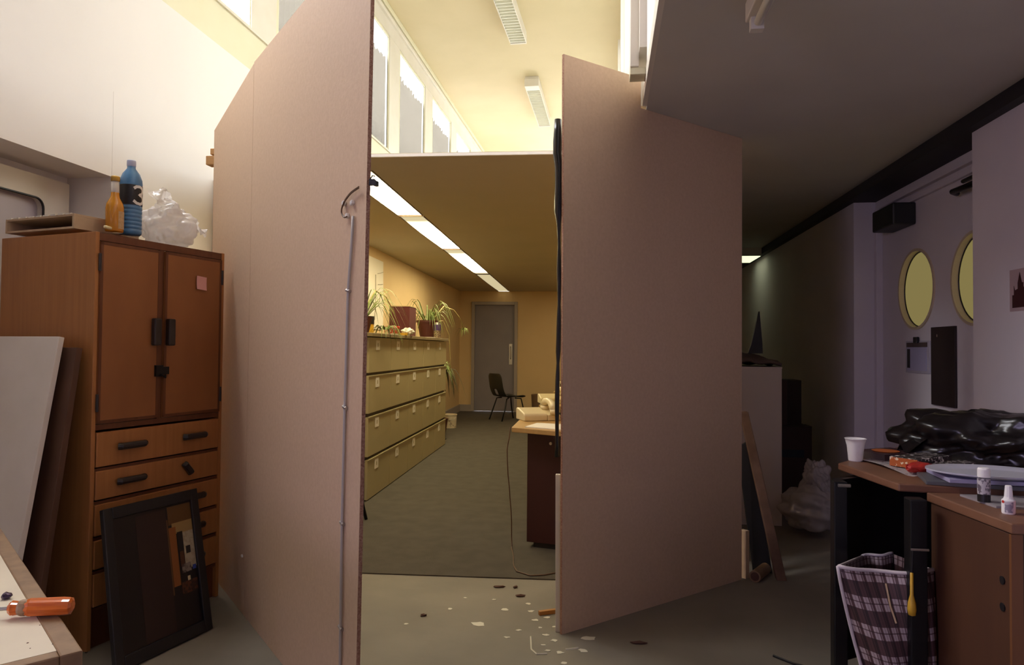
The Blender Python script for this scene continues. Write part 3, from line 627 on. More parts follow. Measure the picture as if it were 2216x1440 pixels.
pic('printed_orange_field', .68, .998, .02, .17, pm('print_umber', (.13, .06, .017)), .0106)
pic('printed_cream_bar', .72, .998, .16, .25, pm('print_cream', (.34, .22, .08)), .0108)
pic('printed_orange_jamb', .675, .765, .19, .66, pm('print_orange', (.25, .085, .02)), .011)
pic('printed_pale_field', .85, .998, .25, .55, pm('print_pale', (.42, .36, .26), (.36, .30, .2)), .0106)
pic('printed_dark_shape', .775, .85, .24, .40, pm('print_black', (.012, .009, .008)), .011)
pic('printed_dark_shape', .79, .84, .40, .52, pm('print_maroon', (.09, .03, .012)), .011)
pic('printed_dark_shape', .875, .935, .37, .43, bpy.data.materials['print_black'], .0112)
pic('printed_grey_shape', .80, .92, .505, .575, pm('print_grey', (.24, .2, .16), (.08, .05, .04)), .0112)
pic('printed_blue_spot', .94, .985, .535, .57, pm('print_blue', (.03, .06, .3)), .0114)
pic('printed_white_spot', .86, .895, .61, .645, pm('print_white', (.5, .42, .25)), .0112)
pic('printed_red_field', .775, .985, .645, .74, pm('print_red', (.10, .03, .012), (.03, .012, .008)), .011)
# table in the near left corner
A = Vector((-.777, .960, 0)); e1 = Vector((-.768, .640, 0)).normalized(); e2 = Vector((-.64, -.768, 0)).normalized()
tb = thing('work_table', 'cream topped worktable with worn wooden edge in near left corner', 'table', A)
TL, TW, TZ = 1.14, .62, .74
def TP(u, v, z): return e1*u+e2*v+Vector((0, 0, z))
def tbox(u0, u1, v0, v1, z0, z1): return MB().hexa([TP(u0, v0, z0), TP(u1, v0, z0), TP(u1, v1, z0), TP(u0, v1, z0), TP(u0, v0, z1), TP(u1, v0, z1), TP(u1, v1, z1), TP(u0, v1, z1)])
mk('tabletop', tbox(.024, TL-.024, .03, TW-.024, TZ-.03, TZ), M['table_top'], tb)
for q in ((0, TL, 0, .03), (0, TL, TW-.024, TW), (0, .024, .03, TW-.024), (TL-.024, TL, .03, TW-.024)): mk('edge_strip', tbox(*q, TZ-.045, TZ+.0005), M['edge_wood'], tb, bevel=.003)
for u in (.06, TL-.1):
    for v in (.06, TW-.1): mk('leg', tbox(u, u+.045, v, v+.045, 0, TZ-.03), M['wood_dark'], tb)
sp = MB()
for k in range(46):
    u, v = random.uniform(.03, .5), random.uniform(.03, .5); r_ = random.uniform(.0008, .0022); sp.lathe([(r_, 0), (r_*.6, .0006)], 6, tuple(TP(u, v, TZ)))
mk('speck', sp, M['scrap'], tb)['kind'] = 'stuff'
sd = thing('screwdriver', 'screwdriver with translucent orange handle lying on cream table edge', 'screwdriver', (-.99, 1.052, TZ+.0165), math.atan2(.028, .095))
def ydlathe(prof, n=12, flute=0):
    mb = MB(); rings = []
    for r_, x in prof:
        rings.append([mb.b.verts.new((x, (r_*(1-flute*(k % 2)))*math.cos(2*math.pi*k/n), (r_*(1-flute*(k % 2)))*math.sin(2*math.pi*k/n))) for k in range(n)])
    for p, q in zip(rings, rings[1:]):
        for k in range(n): mb.b.faces.new([p[k], p[(k+1) % n], q[(k+1) % n], q[k]])
    mb.b.faces.new(rings[0]); mb.b.faces.new(rings[-1][::-1]); return mb
mk('handle', ydlathe([(.008, 0), (.013, .006), (.011, .018), (.0125, .026), (.0155, .034), (.0155, .085), (.0145, .096), (.009, .099)], 16, .12), mat('orange_acetate', (.55, .10, .012, 1), .15, (.70, .17, .03, 1), 60, 2, (.3, 3, 3), spec=.7), sd)
mk('ferrule', ydlathe([(.012, .016), (.0135, .02), (.0135, .026), (.012, .03)], 16), mat('dirty_ferrule', (.35, .22, .12, 1), .4), sd)
mk('shaft', MB().tube([(-.16, 0, -.003), (.004, 0, 0)], .0032, 10), M['steel'], sd)
b = crumple(.009, .008, .006, .5, 2, 1.0, None, 2)
o = tag(mk('metal_scrap', b, mat('dull_dark_foil', (.10, .07, .12, 1), .2, metal=.8)), 'tiny crumpled dark metal scrap lying on cream table', 'scrap'); o.location = (-1.068, 1.13, TZ+.006)
# ================================================================ office furniture
# five filing cabinets
fc = None
CZ = [(.012, .318), (.345, .652), (.682, .975), (1.0, 1.275)]
words = ['nearest', 'second', 'middle', 'fourth', 'farthest']
for i in range(5):
    lab = words[i]+' olive filing cabinet in the row along the left office wall'
    if fc is None:
        fc = thing('filing_cabinet', lab, 'cabinet', O(-1.6, 5.28, 0), OA, 'row of filing cabinets')
        mk('carcass', MB().box(-.57, -.025, .002, .646, 0, 1.283), M['shadow_gap'], fc)
        for z0, z1 in CZ:
            dw = mk('drawer', MB().box(-.025, 0, .003, .645, z0, z1), M['olive'], fc, bevel=.003)
            mk('drawer_pull', MB().box(-.02, .006, .003, .645, z1-.004, z1+.004), M['olive'], dw)
            mk('label_card', MB().box(-.001, .003, .19, .29, z1-.095, z1-.018), M['paper'], dw)
            mk('label_mark', MB().box(.0025, .0035, .225, .25, z1-.07, z1-.04), M['olive'], dw)
    else: dup(fc, O(-1.6, 5.28+.65*i, 0), OA, lab)
tag(mk('cabinet_top_board', MB().box(-2.18, -1.575, 5.2, 8.56, 1.285, 1.315), mat('brown_top_board', (.26, .20, .1, 1), .6, (.2, .15, .07, 1), 12), rot=OA, bevel=.003), 'long brown board lying across the tops of the filing cabinets', 'board')
# plants
def spider(par, n, base_r, lenr, h, seed, name='foliage', m='leaf', droop=1.0, wd_=.014):
    rnd = random.Random(seed); b = MB()
    for k in range(n):
        t = rnd.uniform(0, 2*math.pi); L_ = rnd.uniform(*lenr); up_ = rnd.uniform(.5, 1.25)*h; pts = []; ws = []
        for q in range(9):
            s = q/8; r_ = base_r*.4+L_*s; z = up_*math.sin(min(s*1.9, 2.4))*.9-droop*L_*1.1*max(0, s-.4)**1.5*2
            pts.append((r_*math.cos(t), r_*math.sin(t), z)); ws.append(wd_*(1-s)**.6*(.6+.4*min(1, s*4))+.001)
        b.ribbon(pts, ws, (-math.sin(t), math.cos(t), .3))
    o = mk(name, b, M[m], par); o['kind'] = 'stuff'; return o
Z0 = 1.316
sp1 = thing('spider_plant', 'spider plant in dark red pot on the cabinet tops', 'plant', O(-1.78, 8.25, Z0), OA)
mk('pot', MB().lathe([(0, 0), (.085, 0), (.125, .19), (.135, .19), (.135, .215), (.12, .215), (.115, .18), (0, .18)], 28, cap=False), M['terracotta'], sp1)
spider(sp1, 46, .1, (.2, .42), .34, 4).location = (0, 0, .18)
b = MB(); rp = [(.03, .05, .2), (.10, .5, .42), (.14, 1.0, .40), (.16, 1.4, .30), (.17, 1.75, .14)]
mk('runner', MB().tube(rp, .007, 6), M['stem'], sp1, smooth=True)
mk('runner', MB().tube([(.05, .05, .2), (.15, .2, .22), (.2, .35, .05), (.21, .4, -.25), (.21, .4, -.4)], .005, 6), M['stem'], sp1, smooth=True)
spider(sp1, 12, .01, (.08, .16), .06, 9, 'plantlet').location = (.17, 1.75, .14)
b = MB()
t = thing('drinks_can', 'tall purple and tan can standing in front of the red plant pot', 'can', O(-1.62, 8.05, Z0))
mk('can_body', MB().lathe([(0, 0), (.038, 0), (.042, .006), (.042, .09), (0, .09)], 24, cap=False), mat('patterned_can', (.12, .07, .05, 1), .4, (.34, .26, .15, 1), 70, 2, lo=.45, hi=.55), t)
mk('can_band', MB().lathe([(.0425, .09), (.0425, .155), (.04, .16)], 24, cap=False), mat('purple_band', (.07, .035, .13, 1), .4), t); mk('can_rim', MB().lathe([(.04, .16), (.034, .185), (0, .185)], 24, cap=False), M['steel'], t)
bxm = thing('storage_box', 'maroon cardboard storage box on the filing cabinets', 'box', O(-1.94, 7.1, Z0), OA)
mk('body', MB().box(0, .215, 0, .30, 0, .315), M['maroon'], bxm, bevel=.003); mk('top_rim', MB().box(-.004, .219, -.004, .304, .315, .322), mat('buff_board_rim', (.5, .38, .2, 1), .7), bxm)
jr = thing('paste_tub', 'small cream tub with red lid beside the maroon box', 'tub', O(-1.66, 6.17, Z0))
mk('tub_body', MB().lathe([(0, 0), (.062, 0), (.068, .055), (0, .055)], 24, cap=False), M['paper'], jr); mk('lid', MB().lathe([(0, .078), (.07, .078), (.073, .072), (.073, .055)], 24, cap=False), M['red'], jr)
mk('label', MB().lathe([(.0655, .012), (.0675, .05)], 24, cap=False), mat('tub_label', (.7, .6, .4, 1), .6, (.5, .08, .04, 1), 25, 1, lo=.5, hi=.56), jr)
o = tag(mk('tape_roll', MB().lathe([(.02, 0), (.04, 0), (.04, .022), (.02, .022), (.02, 0)], 20, cap=False), M['yellow']), 'yellow tape roll lying in front of the maroon box', 'tape'); o.location = O(-1.60, 6.36, Z0)
o = tag(mk('crumpled_paper', crumple(.06, .05, .035, .5, 2.2, 5, None, 3), M['paper']), 'crumpled cream paper lying in front of the maroon box', 'paper'); o.location = O(-1.61, 6.56, Z0+.04)
o = tag(mk('paper_sheet', MB().box(-.06, .06, -.15, .15, 0, .004), M['paper']), 'loose white sheet between maroon box and plant pot', 'paper'); o.location = O(-1.64, 7.62, Z0); o.rotation_euler.z = OA
sp2 = thing('spider_plant', 'trailing spider plant at the near end of the cabinet tops, half hidden', 'plant', O(-1.72, 5.42, Z0), OA)
mk('pot', MB().lathe([(0, 0), (.07, 0), (.1, .13), (.09, .13), (.085, .11), (0, .11)], 24, cap=False), M['terracotta'], sp2)
spider(sp2, 40, .1, (.18, .40), .30, 12).location = (0, 0, .11)
spider(sp2, 26, .06, (.06, .15), .05, 21, 'trailing_shoots').location = (.17, .12, .03)
mk('runner', MB().tube([(.0, .0, .15), (.05, .25, .36), (.07, .5, .33), (.08, .75, .2)], .005, 6), M['stem'], sp2, smooth=True)
tn = thing('black_tin', 'black topped yellow tin behind the near spider plant', 'tin', O(-1.86, 6.0, Z0))
mk('tin_body', MB().lathe([(0, 0), (.08, 0), (.08, .10), (0, .10)], 24, cap=False), M['yellow'], tn); mk('lid', MB().lathe([(0, .16), (.083, .16), (.083, .09)], 24, cap=False), M['black'], tn)
# wall chart
ch = thing('wall_chart', 'white handwritten chart pinned on the yellow office wall', 'chart', O(-2.195, 6.9, 1.4), OA)
mk('sheet', MB().grid(lambda u, v: (.004+.004*math.sin(v*5), -.25+1.1*u, .78*v), 4, 8), M['paper'], ch, solid=.001)
b = MB()
for (y0, z0, y1, z1) in ((.2, .1, .25, .7), (.62, .5, .8, .52), (.6, .62, .82, .66), (.5, .1, .52, .6), (.66, .3, .7, .42), (.7, .42, .82, .3), (.0, .2, .04, .6)): b.tube([(.011, y0, z0), (.011, (y0+y1)/2+.02, (z0+z1)/2), (.011, y1, z1)], .003, 5)
mk('drawn_line', b, mat('grey_ink', (.3, .27, .2, 1), .8), ch)['kind'] = 'stuff'
# floor plants beyond the cabinets
dp = thing('potted_dracaena', 'dark drooping dracaena on the floor beyond the filing cabinets', 'plant', O(-1.86, 9.35, 0), OA)
mk('pot', MB().lathe([(0, 0), (.10, 0), (.14, .24), (.12, .24), (.12, .2), (0, .2)], 24, cap=False), M['terracotta'], dp)
mk('stem', MB().tube([(0, 0, .2), (.02, .02, .5), (.07, 0, .86)], .016, 8), M['wood_dark'], dp)
spider(dp, 40, .02, (.16, .33), .12, 31, 'foliage', 'leaf_dark', 1.35, .03).location = (.07, 0, .84)
sp3 = thing('spider_plant', 'yellow green spider plant hanging over the dark floor plant', 'plant', O(-1.76, 8.98, 0), OA)
mk('pot', MB().lathe([(0, .78), (.07, .78), (.09, .92), (.08, .92), (0, .9)], 20, cap=False), M['terracotta'], sp3)
mk('plant_stand', MB().tube([(0, 0, 0), (0, 0, .78)], .014, 8).lathe([(.09, 0), (.09, .015)], 20), M['black_metal'], sp3)
spider(sp3, 46, .05, (.08, .22), .17, 43, 'foliage', 'leaf', 1.2, .02).location = (0, 0, .9)
pt = thing('paint_tub', 'white paint tub with wire handle on the carpet beside the filing cabinets', 'tub', O(-1.86, 10.3, .006))
mk('tub_body', MB().lathe([(0, 0), (.088, 0), (.098, .19), (.103, .19), (.103, .205), (.094, .205), (.094, .17), (0, .17)], 28, cap=False), mat('stained_white_tub', (.62, .55, .42, 1), .5, (.3, .24, .16, 1), 14, 2, lo=.6, hi=.66), pt)
mk('handle', MB().tube([(-.1*math.cos(R(k*18)), -.1*.3*math.sin(R(k*18))-.07, .17-.05*math.sin(R(k*18))) for k in range(11)], .003, 6), M['steel'], pt)
# plastic stacking chair
def make_chair(loc, rz, label, group=None):
    c = thing('stacking_chair', label, 'chair', loc, rz, group)
    b = MB(); nu, nv = 12, 22
    def prof(t):  # t 0 front lip .. 1 top of back ; local +x is front
        if t < .5: s = t/.5; return (.24-.42*s, .40+.015*math.sin(s*3)-.03*math.sin(math.pi*s)-(.03*(1-s*6) if s < 1/6 else 0))
        s = (t-.5)/.5; x = -.18-.045*math.sin(min(1, s*2)*math.pi/2)-.07*s; return (x, .40+.385*s**1.15)
    vs = {}
    for i in range(nu+1):
        for j in range(nv+1):
            t = j/nv; u = i/nu*2-1; x, z = prof(t); hw = .22 if t < .5 else .22-.02*(t-.5)
            if t > .93: hw *= 1-.25*((t-.93)/.07)**2
            if t < .06: hw *= 1-.12*(1-t/.06)
            y = u*hw; z += (.03*u*u if t < .5 else 0); x += (.03*u*u if t >= .5 else 0)
            vs[i, j] = b.b.verts.new((x, y, z))
    for i in range(nu):
        for j in range(nv):
            if 5 <= i < 7 and 12 <= j < 15: continue
            b.b.faces.new([vs[i, j], vs[i+1, j], vs[i+1, j+1], vs[i, j+1]])
    mk('seat_shell', b, M['chair_shell'], c, smooth=True, solid=.012, sub=1)
    for (x, y) in ((.16, -.16), (.16, .16), (-.12, -.16), (-.12, .16)):
        fx = .24 if x > 0 else -.24
        mk('leg', MB().tube([(x*.4, y*.7, .372), (x, y, .362), (x*.6+fx*.4, y*1.15, .2), (fx, y*1.25, .0)], .0115, 8), M['black_metal'], c, smooth=True)
    return c
make_chair(O(-1.12, 11.6, .006), OA+R(38), 'dark plastic stacking chair in front of the grey door')
make_chair(O(-1.73, 4.62, .006), OA+R(-20), 'dark chair behind left screen showing only one leg')
# waste bin
o = tag(mk('waste_bin', MB().lathe([(0, .005), (.11, .005), (.11, 0), (.135, 0), (.16, .40), (.15, .40), (.128, .01), (0, .01)], 28, cap=False), mat('brown_bin', (.17, .10, .055, 1), .6), smooth=False), 'brown waste bin standing behind the telephone desk', 'bin'); o.location = O(-.60, 12.1, .006)
# desks
DZ = .73
def desk(label, poly, ped, lg, grp):
    c = Vector((sum(p[0] for p in poly)/len(poly), sum(p[1] for p in poly)/len(poly), 0))
    t = thing('office_desk', label, 'desk', O(c.x, c.y, .006), OA, grp)
    P = [(p[0]-c.x, p[1]-c.y, DZ-.03-.006) for p in poly]
    mk('desktop', MB().prism(P, (0, 0, .03)), M['desk_top'], t, bevel=.004)
    b = [(p[0]-c.x, p[1]-c.y, .03) for p in ped]; pd = mk('pedestal', MB().prism(b, (0, 0, DZ-.03-.006-.03)), M['maroon_dark'], t, bevel=.003)
    mk('foot_plinth', MB().prism([((p[0]-c.x)*.9, (p[1]-c.y)*.98, 0) for p in ped], (0, 0, .03)), M['black'], t)
    m_ = Vector(b[0]).lerp(Vector(b[1]), .33); mk('lock', MB().tube([m_+Vector((0, .0, .60)), m_+Vector((-.005, -.012, .60))], .009, 10), M['steel'], pd)
    for (u, v) in lg: mk('leg', MB().box(u-c.x-.02, u-c.x+.02, v-c.y-.02, v-c.y+.02, 0, DZ-.036), M['black_metal'], t)
    return t
desk('wooden office desk with maroon pedestal, nearest behind right screen', [(-.376, 4.143), (.25, 3.80), (.60, 3.95), (.60, 4.72), (-.362, 4.706)], [(-.285, 4.20), (.16, 4.08), (.26, 4.52), (-.17, 4.64)], [(.55, 4.02), (.55, 4.64)], 'office desks on the right')
desk('second office desk with a telephone, behind the first', [(-.30, 5.80), (.30, 5.55), (.60, 5.6), (.60, 6.4), (-.268, 6.33)], [(-.12, 5.86), (.3, 5.76), (.36, 6.2), (-.06, 6.26)], [(.55, 5.7), (.55, 6.3)], 'office desks on the right')
desk('farthest office desk carrying a cream tray', [(-.235, 7.66), (.3, 7.3), (.60, 7.3), (.60, 8.2), (-.22, 8.15)], [(-.1, 7.66), (.3, 7.5), (.36, 8.0), (-.06, 8.1)], [(.55, 7.4), (.55, 8.1)], 'office desks on the right')
def phone(loc, rz, label):
    t = thing('telephone', label, 'telephone', loc, rz, 'cream desk telephones')
    b = MB(); b.prism([(-.13, -.085, 0), (-.13, .10, 0), (-.13, .10, .075), (-.13, .07, .078), (-.13, -.075, .05), (-.13, -.085, .04)], (.16, 0, 0))
    mk('base', b, M['phone'], t, bevel=.008)
    mk('cradle', MB().prism([(.03, -.085, 0), (.03, .11, 0), (.03, .11, .06), (.03, .02, .05), (.03, -.085, .04)], (.09, 0, 0)), M['phone'], t, bevel=.006)
    h = MB(); n = 12
    hp = [(.075, -.10, .075), (.075, -.07, .09), (.075, -.02, .115), (.075, .04, .122), (.075, .09, .112), (.075, .12, .085)]
    h.tube(hp, [.030, .031, .022, .021, .026, .028], 12); h.lathe([(.03, 0), (.03, .03)], 16, (.075, -.09, .045)); h.lathe([(.03, 0), (.03, .03)], 16, (.075, .105, .055))
    mk('handset', h, M['phone'], t, smooth=True)
    cc = []
    for k in range(60): s = k/59; cc.append((.11+.12*s+.006*math.cos(k*1.6), -.03+.03*math.sin(s*5)+.006*math.sin(k*1.6), .008+.012*math.sin(s*math.pi)))
    mk('coiled_cord', MB().tube(cc, .0022, 5), mat('brown_cord', (.12, .06, .035, 1), .5), t)
    return t
phone(O(-.235, 4.60, DZ), OA+R(22), 'cream telephone on the nearest desk beside the white papers')
phone(O(-.18, 6.04, DZ), OA+R(12), 'cream telephone on the second desk')
o = tag(mk('paper_stack', MB().hexa([(-.295, 4.14, 0), (.02, 3.98, 0), (.10, 4.25, 0), (-.235, 4.36, 0), (-.295, 4.14, .006), (.02, 3.98, .006), (.10, 4.25, .006), (-.235, 4.36, .006)]), M['paper'], rot=OA), 'white sheets of paper on the nearest desk in front of the telephone', 'paper'); o.location.z = DZ
t = thing('letter_tray', 'cream slotted tray on the farthest desk', 'tray', O(-.12, 7.75, DZ), OA)
mk('tray_body', MB().box(-.06, .3, -.02, .28, 0, .012).box(-.06, .3, .26, .28, .012, .10).box(.28, .3, -.02, .26, .012, .1).box(-.06, -.045, -.02, .26, .012, .1).box(-.045, .28, -.02, .26, .085, .1), M['phone'], t)
mk('brown_lip', MB().box(-.07, .31, -.03, -.02, -.0, .02), M['desk_top'], t)
# trailing cable
cb_ = [(-.385, 4.138, .73), (-.40, 4.12, .60), (-.38, 4.14, .3), (-.37, 4.15, .02), (-.36, 4.1, .010), (-.335, 3.85, .010), (-.30, 3.72, .010), (-.23, 3.66, .010), (-.15, 3.68, .010), (-.07, 3.75, .010), (-.02, 3.9, .010)]
pts = []
for i in range(len(cb_)-1):
    for k in range(4): t = k/4; pts.append(Vector(cb_[i]).lerp(Vector(cb_[i+1]), t)+Vector((.004*math.sin(i*3+k), 0, 0)))
pts.append(Vector(cb_[-1]))
tag(mk('telephone_cable', MB().tube(pts, .0035, 6), bpy.data.materials['brown_cord'], rot=OA, smooth=True), 'thin brown cable trailing from desk corner down onto the carpet', 'cable')
# ================================================================ floor debris
spots = [(-.541, 3.001, .035), (-.06, 2.925, .035), (-.078, 2.80, .025), (-.30, 3.08, .02), (-.25, 3.12, .02), (-.36, 2.96, .015), (-.21, 3.02, .015), (-.45, 3.18, .028), (-.33, 3.18, .02), (-.27, 3.0, .014), (-.20, 2.88, .02), (-.17, 2.77, .02), (-.24, 2.83, .012), (-.7, 3.15, .016), (-.52, 3.3, .012), (-.15, 2.68, .014), (-.22, 2.78, .014), (-.85, 2.95, .012), (-.40, 2.88, .016), (-.35, 3.27, .02), (-.24, 2.93, .016), (-.66, 3.3, .012)]
for (x, y, r_) in spots:
    pts = []; rnd = random.Random(x*77+y)
    for k in range(9): t = 2*math.pi*k/9; rr = r_*rnd.uniform(.5, 1.1); pts.append((x+rr*math.cos(t), y+rr*.7*math.sin(t), .0003))
    mk('paint_splash', MB().prism(pts, (0, 0, .0012)), M['splash'], fl)
b = MB(); b.tube([(-.30, 2.90, .001), (-.285, 2.78, .001), (-.26, 2.74, .001), (-.22, 2.75, .001)], .004, 5); b.tube([(-.15, 2.80, .001), (-.10, 2.82, .001)], .004, 5)
mk('paint_drip', b, M['splash'], fl)
tag(mk('wood_offcut', MB().box(-.05, .05, -.009, .009, 0, .018), mat('orange_offcut', (.38, .17, .04, 1), .6), bevel=.001), 'orange wood offcut on concrete floor at the foot of right screen', 'offcut')
o = [q for q in COL.objects if q.name.startswith('wood_offcut')][0]; o.location = (-.245, 3.165, 0); o.rotation_euler.z = R(28)
for i, (x, y, l_, rz, lab) in enumerate(((-.52, 3.47, .055, 10, 'dark brown scrap near the carpet edge, left of three'), (-.44, 3.48, .03, 70, 'small brown curl of scrap beside the carpet edge'), (-.40, 3.36, .05, 12, 'reddish brown scrap on the bare floor below the carpet edge'), (.14, 2.90, .07, 5, 'dark sliver of scrap on the floor right of the screen corner'), (-.80, 3.05, .03, 20, 'small dark scrap on the bare floor left of the paint splashes'))):
    m_ = crumple(l_/2, .009, .006, .6, 2.5, i*3.3+1, None, 2)
    o = tag(mk('floor_scrap', m_, M['scrap']), lab, 'scrap', 'scraps on the concrete floor'); o.location = (x, y, .005); o.rotation_euler.z = R(rz)
# ================================================================ right-hand side
# batten light on low ceiling
t = thing('strip_light', 'unlit white strip light under the low dark ceiling', 'light', (.475, 2.31, 2.33))
mk('housing', MB().box(-.03, .03, -1.25, 0, -.065, 0), M['white_paint'], t, bevel=.004)
mk('tube', MB().tube([(0, -1.2, -.085), (0, -.05, -.085)], .013, 10), M['white_plastic'], t, smooth=True)
for y in (-1.22, -.03): mk('end_holder', MB().box(-.02, .02, y-.015, y+.015, -.105, -.06), M['white_paint'], t)
o = tag(mk('ceiling_hook', MB().lathe([(.02, 0), (.02, -.006), (.004, -.008), (.004, -.03)], 12).tube([(0, 0, -.03), (.008, 0, -.04), (0, 0, -.05)], .004, 6), M['black']), 'small dark hook in the low ceiling below the strip light', 'hook'); o.location = (.485, 2.40, 2.33)
# light at the far end of the side passage
t = thing('passage_light', 'greenish lit ceiling fitting at the far end of the dark passage', 'light', (1.50, 8.15, 2.235))
mk('diffuser', MB().box(-.18, .18, -.28, .28, 0, .006), emitter('greenish_lamp', (.92, 1, .62, 1), 1.2), t); mk('housing', MB().box(-.19, .19, -.29, .29, .006, .095), M['white_paint'], t)
# white plinth with cloth and dark cone
t = thing('white_plinth', 'tall white box plinth standing behind right screen', 'plinth', (.95, 4.98, 0))
mk('plinth_body', MB().box(-.15, .256, 0, .36, 0, 1.09), M['plinth'], t, bevel=.003)
mk('plinth_lid', MB().box(-.152, .258, -.002, .362, 1.078, 1.09), M['plinth'], t)
b = MB().grid(lambda u, v: (.80+.41*u, 5.0+.3*v, 1.106+.075*math.sin(math.pi*min(1, max(0, .08+v*.9)))*(1-.85*max(0, u-.45)/.55)+.008*math.sin(u*17+v*7)), 16, 10)
tag(mk('folded_cloth', b, M['cloth'], solid=.02, smooth=True), 'dark folded cloth lying on top of the white plinth', 'cloth')
t = tag(mk('dark_cone', MB().prism([(-.05, 0, 0), (.05, 0, 0), (.048, 0, .06), (.028, 0, .30), (.024, 0, .30), (-.03, 0, .06)], (0, .03, 0)), M['black']), 'black narrow pointed offcut standing on the cloth', 'offcut'); t.location = (1.06, 5.12, 1.181)
# dark stack of boxes and bags in the passage
t = thing('cardboard_box', 'dark cardboard box low on the passage floor beside the white plinth', 'box', (1.40, 5.75, 0))
mk('body', MB().box(-.1, .22, 0, .35, 0, .60), M['stack'], t, bevel=.004); mk('flap', MB().box(-.1, .22, .0, .17, .60, .606), M['stack'], t); mk('print_band', MB().box(-.02, .16, -.002, 0, .36, .42), mat('dark_blue_print', (.04, .05, .07, 1), .7), t)
t = thing('cardboard_box', 'upper dark box stacked on the other box in the passage', 'box', (1.30, 5.82, .607))
mk('body', MB().box(0, .26, 0, .26, 0, .36), mat('darker_cardboard', (.05, .036, .034, 1), .8), t, bevel=.004); mk('tape', MB().box(.11, .15, -.002, 0, 0, .36), M['stack'], t)
t = thing('polythene_sack', 'crumpled polythene sack slumped on the passage floor', 'bag', (1.33, 4.78, 0))
o = mk('sack_body', crumple(.17, .15, .15, .35, 1.6, 8.2, lambda c: Vector((c.x, c.y, max(c.z, -.14)))), M['poly_bag2'], t, smooth=True); o.location = (0, 0, .17)
o = mk('sack_neck', crumple(.09, .08, .14, .45, 2, 2.2), M['poly_bag2'], t, smooth=True); o.location = (.05, .03, .33)
# leaning planks by the right screen
b = MB(); b.hexa([(.895, 3.80, 0), (.945, 3.80, 0), (.945, 3.84, 0), (.895, 3.84, 0), (.745, 4.0, .86), (.79, 4.0, .86), (.79, 4.04, .86), (.745, 4.04, .86)])
tag(mk('leaning_plank', b, mat('brown_plank', (.16, .085, .05, 1), .7, (.11, .055, .03, 1), 14), bevel=.003), 'long brown plank leaning behind right screen', 'plank')
b = MB(); b.hexa([(.80, 3.92, 0), (.90, 3.92, 0), (.90, 3.94, 0), (.80, 3.94, 0), (.735, 4.02, .66), (.80, 4.02, .70), (.80, 4.04, .70), (.735, 4.04, .66)])
tag(mk('dark_panel_offcut', b, M['black'], bevel=.002), 'dark board offcut leaning behind the brown plank', 'board')
t = thing('cardboard_tube', 'short brown tube end lying beside right screen foot', 'tube', (.80, 3.80, .03), 0)
mk('tube_wall', ydlathe([(.03, -.05), (.03, .12)], 20), M['edge_wood'], t); t.rotation_euler.z = R(60); mk('tube_end', ydlathe([(.022, -.052), (.022, -.05)], 20), M['scrap'], t)
# wall things in the recess
def wallpanel(name, label, cat, y0, y1, z0, z1, m, th=.012): return tag(mk(name, MB().box(1.93-th, 1.93, y0, y1, z0, z1), m, bevel=.002), label, cat)
t = thing('dark_notice_panel', 'plain dark brown panel fixed to wall below round windows', 'panel', (1.93, 4.27, 1.12))
mk('panel_board', MB().box(-.014, -.001, -.142, .142, -.228, .228), mat('dark_brown_panel', (.022, .012, .012, 1), .6), t, bevel=.002); mk('fixing_screw', MB().box(-.016, -.013, .06, .066, .17, .185), M['steel'], t)
t = thing('hanging_clipboard', 'pale bluish sheet in a plastic sleeve hung on wall under round window', 'notice', (1.93, 4.61, 1.17))
mk('sleeve', MB().box(-.008, -.001, -.165, .165, -.10, .10), mat('clear_sleeve', (.50, .48, .56, 1), .25), t, bevel=.002)
mk('sheet', MB().box(-.012, -.008, -.13, .13, -.085, .06), M['lilac_paper'], t)
mk('header_bar', MB().box(-.013, -.008, -.14, .14, .062, .09), M['stack'], t)
mk('clip', MB().box(-.02, -.008, -.03, .03, .085, .125), M['black_metal'], t, bevel=.003)
mk('side_stripe', MB().box(-.0135, -.012, .09, .13, -.07, .05), M['black'], t)
t = thing('wall_box', 'dark box fixed high on wall beside round windows', 'box', (1.93, 4.80, 2.08))
mk('box_body', MB().box(-.14, 0, -.17, .17, -.075, .065), mat('dark_green_box', (.014, .017, .016, 1), .5), t, bevel=.01); mk('bracket', MB().box(-.05, 0, .17, .24, .02, .05), M['black_metal'], t)
t = tag(mk('wall_pipe', MB().tube([(1.86, 3.62, 2.06), (1.86, 4.02, 2.07), (1.90, 4.06, 2.07)], .016, 10).tube([(1.88, 3.62, 2.11), (1.88, 3.95, 2.11)], .012, 8), M['black_metal'], smooth=True), 'short dark pipe bracket high on recess wall behind the pillar', 'pipe')
# poster on the near wall
t = thing('wall_poster', 'pale poster with dark red spired shape on near right wall', 'poster', (1.75, 3.16, 1.47))
mk('poster_sheet', MB().box(-.003, 0, -.12, .12, -.09, .09), mat('pinkish_poster', (.46, .34, .36, 1), .6), t)
b = MB(); sk = [(.10, -.075), (.10, -.02), (.088, -.02), (.088, .02), (.08, -.0), (.06, .005), (.06, .03), (.045, .075), (.03, .03), (.02, .03), (.02, .01), (-.06, .02), (-.06, .05), (-.1, .05), (-.1, -.075)]
b.prism([(-.004, y, z) for y, z in sk], (.0012, 0, 0)); mk('printed_shape', b, mat('dark_red_print', (.05, .008, .012, 1), .6), t)
